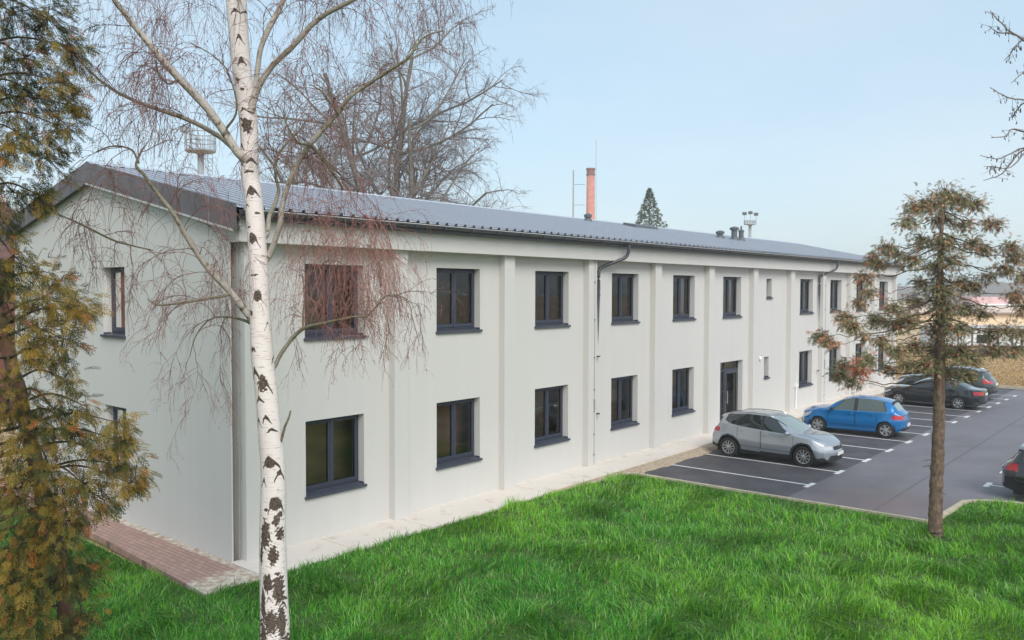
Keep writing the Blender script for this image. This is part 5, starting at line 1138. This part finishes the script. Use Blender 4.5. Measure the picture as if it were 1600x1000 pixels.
# ------------------------------------------------------------------ brick house at the left, far plots at the right
bh = thing('brick_house', 'dark red brick house glimpsed between conifer and gable at the left edge', 'house', (0, 0, 0))
M['oldbrick'] = mat('old_brick', (.10, .04, .03), .95, col2=(.19, .075, .055), vscale=1.1, bump=.4)
HX0, HX1, HY0, HY1, HZ = -26, 5.5, 24, 33, 6.3  # unseen length to the left added so the gable panes mirror dark brick
g = MB(); wr_ = [(x, x+1.2, z, z+1.6) for x in (-24, -20, -16, -12, -8, -4, 0, 2.6) for z in (1.0, 4.0)]
holed(g, (HX0, HX1), (-.15, HZ), wr_, lambda u, v, d: (u, HY0+d, v), .2); g.quad((HX1, HY0, -.1), (HX1, HY1, -.1), (HX1, HY1, HZ), (HX1, HY0, HZ)); g.quad((HX0, HY1, -.1), (HX0, HY0, -.1), (HX0, HY0, HZ), (HX0, HY1, HZ))
g.add([(HX1, HY0, HZ), (HX1, HY1, HZ), (HX1, (HY0+HY1)/2, HZ+2.6)], [(0, 1, 2)]); g.build('wall', M['oldbrick'], bh)
g = MB(); ym_ = (HY0+HY1)/2
for y0, s in ((HY0-.4, 1), (HY1+.4, -1)): g.add([(HX0-.3, y0, HZ-.2), (HX1+.3, y0, HZ-.2), (HX1+.3, ym_, HZ+2.7), (HX0-.3, ym_, HZ+2.7), (HX0-.3, y0, HZ-.05), (HX1+.3, y0, HZ-.05), (HX1+.3, ym_, HZ+2.85), (HX0-.3, ym_, HZ+2.85)], [(0, 1, 2, 3), (4, 5, 6, 7), (0, 1, 5, 4), (1, 2, 6, 5)])
g.build('roof', mat('old_tiles', (.12, .06, .05), .9, var=.3, vscale=3), bh)
for a_, b_, c_, d_ in wr_:
    g = MB(); ring(g, a_, b_, c_, d_, .07, lambda u, v, d: (u, HY0+d, v), .12, .19); o = g.build('window', M['white'], bh); MB().quad((a_+.05, HY0+.195, c_+.05), (b_-.05, HY0+.195, c_+.05), (b_-.05, HY0+.195, d_-.05), (a_+.05, HY0+.195, d_-.05)).build('pane', M['cglass'], o)
def frame_at(px, D):                                  # ground point, its sideways and depth directions
    q = at(px, 470, D)*[1, 1, 0]; return q, unit(RT*[1, 1, 0]), unit(FW*[1, 1, 0])
def slab(px0, px1, D, z0, z1, dep, name, mt_, parent=None, g=None):
    q0, r_, f_ = frame_at(px0, D); q1, _, _ = frame_at(px1, D); L = np.linalg.norm(q1-q0); mb = MB()
    V = [q0+f_*d+r_*s*L+[0, 0, z] for z in (z0, z1) for d, s in ((0, 0), (0, 1), (dep, 1), (dep, 0))]
    mb.add(V, [(0, 3, 2, 1), (4, 5, 6, 7), (0, 1, 5, 4), (1, 2, 6, 5), (2, 3, 7, 6), (3, 0, 4, 7)]); return mb.build(name, mt_, parent)
hb = thing('long_building', 'long low beige building beyond the dry field at right', 'building', (0, 0, 0))
slab(1425, 1760, 118, -.2, 1.95, 9, 'wall', mat('beige_render', (.80, .62, .43), .9, var=.08), hb)
slab(1420, 1765, 117.4, 1.96, 2.15, 10, 'eave', mat('brown_eave', (.25, .2, .18), .8), hb)
slab(1421, 1764, 117.8, 2.16, 2.9, 9.3, 'roof', mat('pale_roof', (.66, .56, .5), .8, var=.1), hb)
rr = thing('red_hall', 'pinkish red roofed hall behind the beige building at right', 'building', (0, 0, 0))
slab(1500, 1790, 150, -.2, 2.9, 12, 'wall', mat('grey_hall', (.45, .42, .45), .8), rr); slab(1518, 1793, 149.5, 2.95, 4.1, 13, 'roof', mat('red_roof', (.66, .42, .43), .7, var=.2, vscale=.5), rr)
slab(1516, 1795, 149.2, 2.62, 2.94, 13.4, 'eave', M['white'], rr)
wb = thing('white_hall', 'low white panelled hall across the dry field', 'building', (0, 0, 0))
slab(1478, 1780, 78, -.2, 1.65, 5, 'wall', mat('white_panel', (.74, .75, .77), .7, var=.05, vscale=.4), wb); slab(1476, 1782, 77.7, 1.66, 1.78, 5.6, 'roof', mat('grey_eave', (.5, .5, .5), .7), wb)
for px in (1498, 1520, 1560, 1583, 1640, 1700): slab(px, px+2.2, 77.9, -.1, 1.6, .08, 'door_post', M['darksteel'], wb)
slab(1528, 1550, 77.93, .3, 1.1, .05, 'window', M['cglass'], wb)
fe = thing('field_fence', 'low dark rail fence in front of the white hall', 'fence', (0, 0, 0))
for z0 in (-.05, .32): slab(1440, 1790, 71, z0, z0+.2, .06, 'rail', mat('dark_rail', (.05, .045, .04), .9, var=.3), fe)
for i, px in enumerate(range(1444, 1790, 22)): slab(px, px+2.4, 71.1, -.2, .66, .12, 'post', M['darksteel'], fe)
# low earth bank and rough tufts on the field
hl = MB(); r2 = np.random.default_rng(3); nx, ny = 90, 14
V = []
for j in range(ny):
    for i in range(nx):
        q, r_, f_ = frame_at(1000+i*12, 430+j*45); h = max(0, (math.sin(i*.13+.6)*2+math.sin(i*.31+j)*1.2+math.sin(i*.9+2*j)*.7+11)*max(0, math.sin(math.pi*j/(ny-1)))**.7+r2.normal(0, .7)*(0 < j < ny-1)); V.append(q+[0, 0, h-.3])
hl.add(V, [(j*nx+i, j*nx+i+1, (j+1)*nx+i+1, (j+1)*nx+i) for j in range(ny-1) for i in range(nx-1)])
struct(hl.build('hill', mat('wooded_hill', (.09, .075, .07), 1, col2=(.17, .13, .13), vscale=.06, bump=1, bscale=.5), smooth=False))
def bush(px, py, D, rad, label, col):
    b_ = at(px, py, D)*[1, 1, 0]+[0, 0, -.12]; root = thing('shrub', label, 'shrub', tuple(b_)); r3 = np.random.default_rng(int(px)); tms = [TM(), TM()]
    for k in range(14): grow(tms, np.array([0, 0, 0.]), r3.normal(0, .7, 3)+[0, 0, 1], rad*r3.uniform(.8, 1.3), .03, 2, r3, .05)
    tms[1].build('crown', mat('shrub_twig', col, .95, var=.3), root, smooth=False)
bush(1575, 556, 66, 1.1, 'dark leafless shrub on the dry field by the fence', (.07, .05, .04)); bush(1537, 553, 68, .9, 'reddish leafless shrub on the field left of the dark one', (.16, .09, .07))
# dry tufts of the field
def tufts():
    n = 26000; px = rng.uniform(1380, 1640, n); D = 46+34*rng.random(n)**1.2; V = np.zeros((n, 3, 3)); q = CAM+D[:, None]*(FW+((px-800)/FPX)[:, None]*RT); q[:, 2] = -.16
    ok = (q[:, 0] > 43.6); h = rng.uniform(.03, .13, n); a = rng.uniform(0, 6.28, n); w = .03+.02*rng.random(n)
    V[:, 0] = q; V[:, 0, 0] += np.cos(a)*w; V[:, 0, 1] += np.sin(a)*w; V[:, 1] = q; V[:, 1, 0] -= np.cos(a)*w; V[:, 1, 1] -= np.sin(a)*w; V[:, 2] = q+np.stack([rng.normal(0, .07, n), rng.normal(0, .07, n), h], 1); V = V[ok]; k = len(V)
    t = rng.random(k)[:, None]; C = (1-t)*np.array([.60, .43, .21])+t*np.array([.42, .27, .14]); g_ = rng.random(k) < .12; C[g_] = [.16, .18, .05]
    o = mesh_np('field_grass', V.reshape(-1, 3), np.arange(3*k).reshape(-1, 3), leafmat('dry_grass', .9, .3), None, False, np.repeat(C, 3, 0)); tag(o, 'dry yellow-brown rough grass on the field beyond the car park', kind='stuff')
tufts()

# ------------------------------------------------------------------ bare tree reaching in at the right edge
DL = 14.0; SL_ = DL/FPX
lt = thing('bare_tree', 'bare twigs with hanging catkins reaching in at the upper right edge', 'tree', (0, 0, 0)); tw = TM(); lb_ = TM()
TP = smoothline(np.array([[*at(x, y, DL), w*SL_] for x, y, w in [(1790, 1010, 20), (1785, 700, 17), (1778, 400, 15), (1772, 100, 12), (1770, -200, 8), (1772, -500, 3)]]), 10); V, F = tube_np(TP[:, :3], TP[:, 3], 14); mesh_np('trunk', V, F, M['farbark'], lt, True)
LB = [[(1774, 150, 4), (1700, 110, 3), (1640, 80, 2.2), (1600, 60, 1.7), (1580, 45, 1.2), (1565, 28, .9), (1550, 14, .6)], [(1600, 60, 1.4), (1580, 53, 1.1), (1562, 52, .9), (1546, 40, .6)], [(1774, 170, 3), (1680, 120, 2), (1620, 110, 1.3), (1600, 112, 1), (1578, 130, .5)],
 [(1775, 230, 4), (1700, 180, 2.5), (1640, 162, 1.6), (1600, 158, 1.3), (1578, 155, 1.1), (1560, 145, .8), (1545, 137, .5)], [(1600, 160, 1.1), (1590, 170, .9), (1584, 186, .5)], [(1776, 330, 4), (1700, 240, 2.8), (1640, 215, 2), (1600, 208, 1.6), (1582, 206, 1.3), (1572, 215, 1), (1548, 218, .6)], [(1776, 350, 4), (1700, 260, 2.5), (1630, 230, 1.7), (1600, 228, 1.4), (1578, 238, 1.1), (1558, 246, .8), (1532, 241, .5)],
 [(1776, 380, 4), (1700, 280, 2.6), (1630, 236, 1.8), (1600, 236, 1.4), (1582, 256, 1.2), (1565, 275, .9), (1540, 283, .5)], [(1600, 240, 1.2), (1578, 262, .9), (1556, 264, .6), (1536, 262, .4)], [(1600, 60, 1.2), (1585, 75, .8), (1576, 95, .5)]]
for y in (-420, -300, -180, -60, 60, 200, 330, 450, 560):
    LB.append([(1772, y+40, 4), (1830, y-20, 3), (1890, y-40, 2), (1950, y-50, .8)])
    if y < 0: LB.append([(1772, y+40, 4), (1720, y, 3), (1670, y-20, 2), (1630, y-10, .8)])
for i, Lq in enumerate(LB):
    P = np.array([[*at(x, y, DL+(.0 if j == 0 else .12*math.sin(i*2.1)*j)), w*SL_] for j, (x, y, w) in enumerate(Lq)]); P = smoothline(P, 6); P[:, :3] += np.cumsum(rng.normal(0, .004, (len(P), 3)), 0); lb_.add(P[:, :3], P[:, 3], 6)
    for k in range(16):
        t = rng.uniform(.35, 1); j = int(t*(len(P)-1)); p0 = P[j, :3]; d = unit(rng.normal(0, 1, 3)+[0, 0, -.2]); L = rng.uniform(.06, .22); e = p0+d*L; tw.add([p0, p0+d*L*.6, e], [.004, .003, .002], 3)
        for h in range(rng.integers(0, 3)):
            q = p0+d*L*rng.uniform(.3, 1); dd = np.array([0, 0, -1])+rng.normal(0, .2, 3); l_ = rng.uniform(.02, .06); tw.add([q, q+dd*l_*.3, q+dd*l_, q+dd*l_*1.05], [.002, .008, .007, .002], 5)
lb_.build('branch', M['farwig'], lt); tw.build('twigs', mat('catkin', (.11, .07, .07), .9, var=.3), lt, smooth=False)

# ------------------------------------------------------------------ mist
g = MB(); g.box(-90, 420, -160, 420, -2.0, 34); hz = g.build('haze', None or bpy.data.materials.new('haze'))
hm = hz.data.materials[0]; hm.use_nodes = True; n = hm.node_tree.nodes; l = hm.node_tree.links; n.remove(n['Principled BSDF'])
pv = n.new('ShaderNodeVolumePrincipled'); pv.inputs['Color'].default_value = (.93, .96, 1, 1); pv.inputs['Density'].default_value = .0009; pv.inputs['Anisotropy'].default_value = .2
l.new(pv.outputs[0], n['Material Output'].inputs['Volume']); tag(hz, 'thin pale mist over the whole place', kind='stuff')
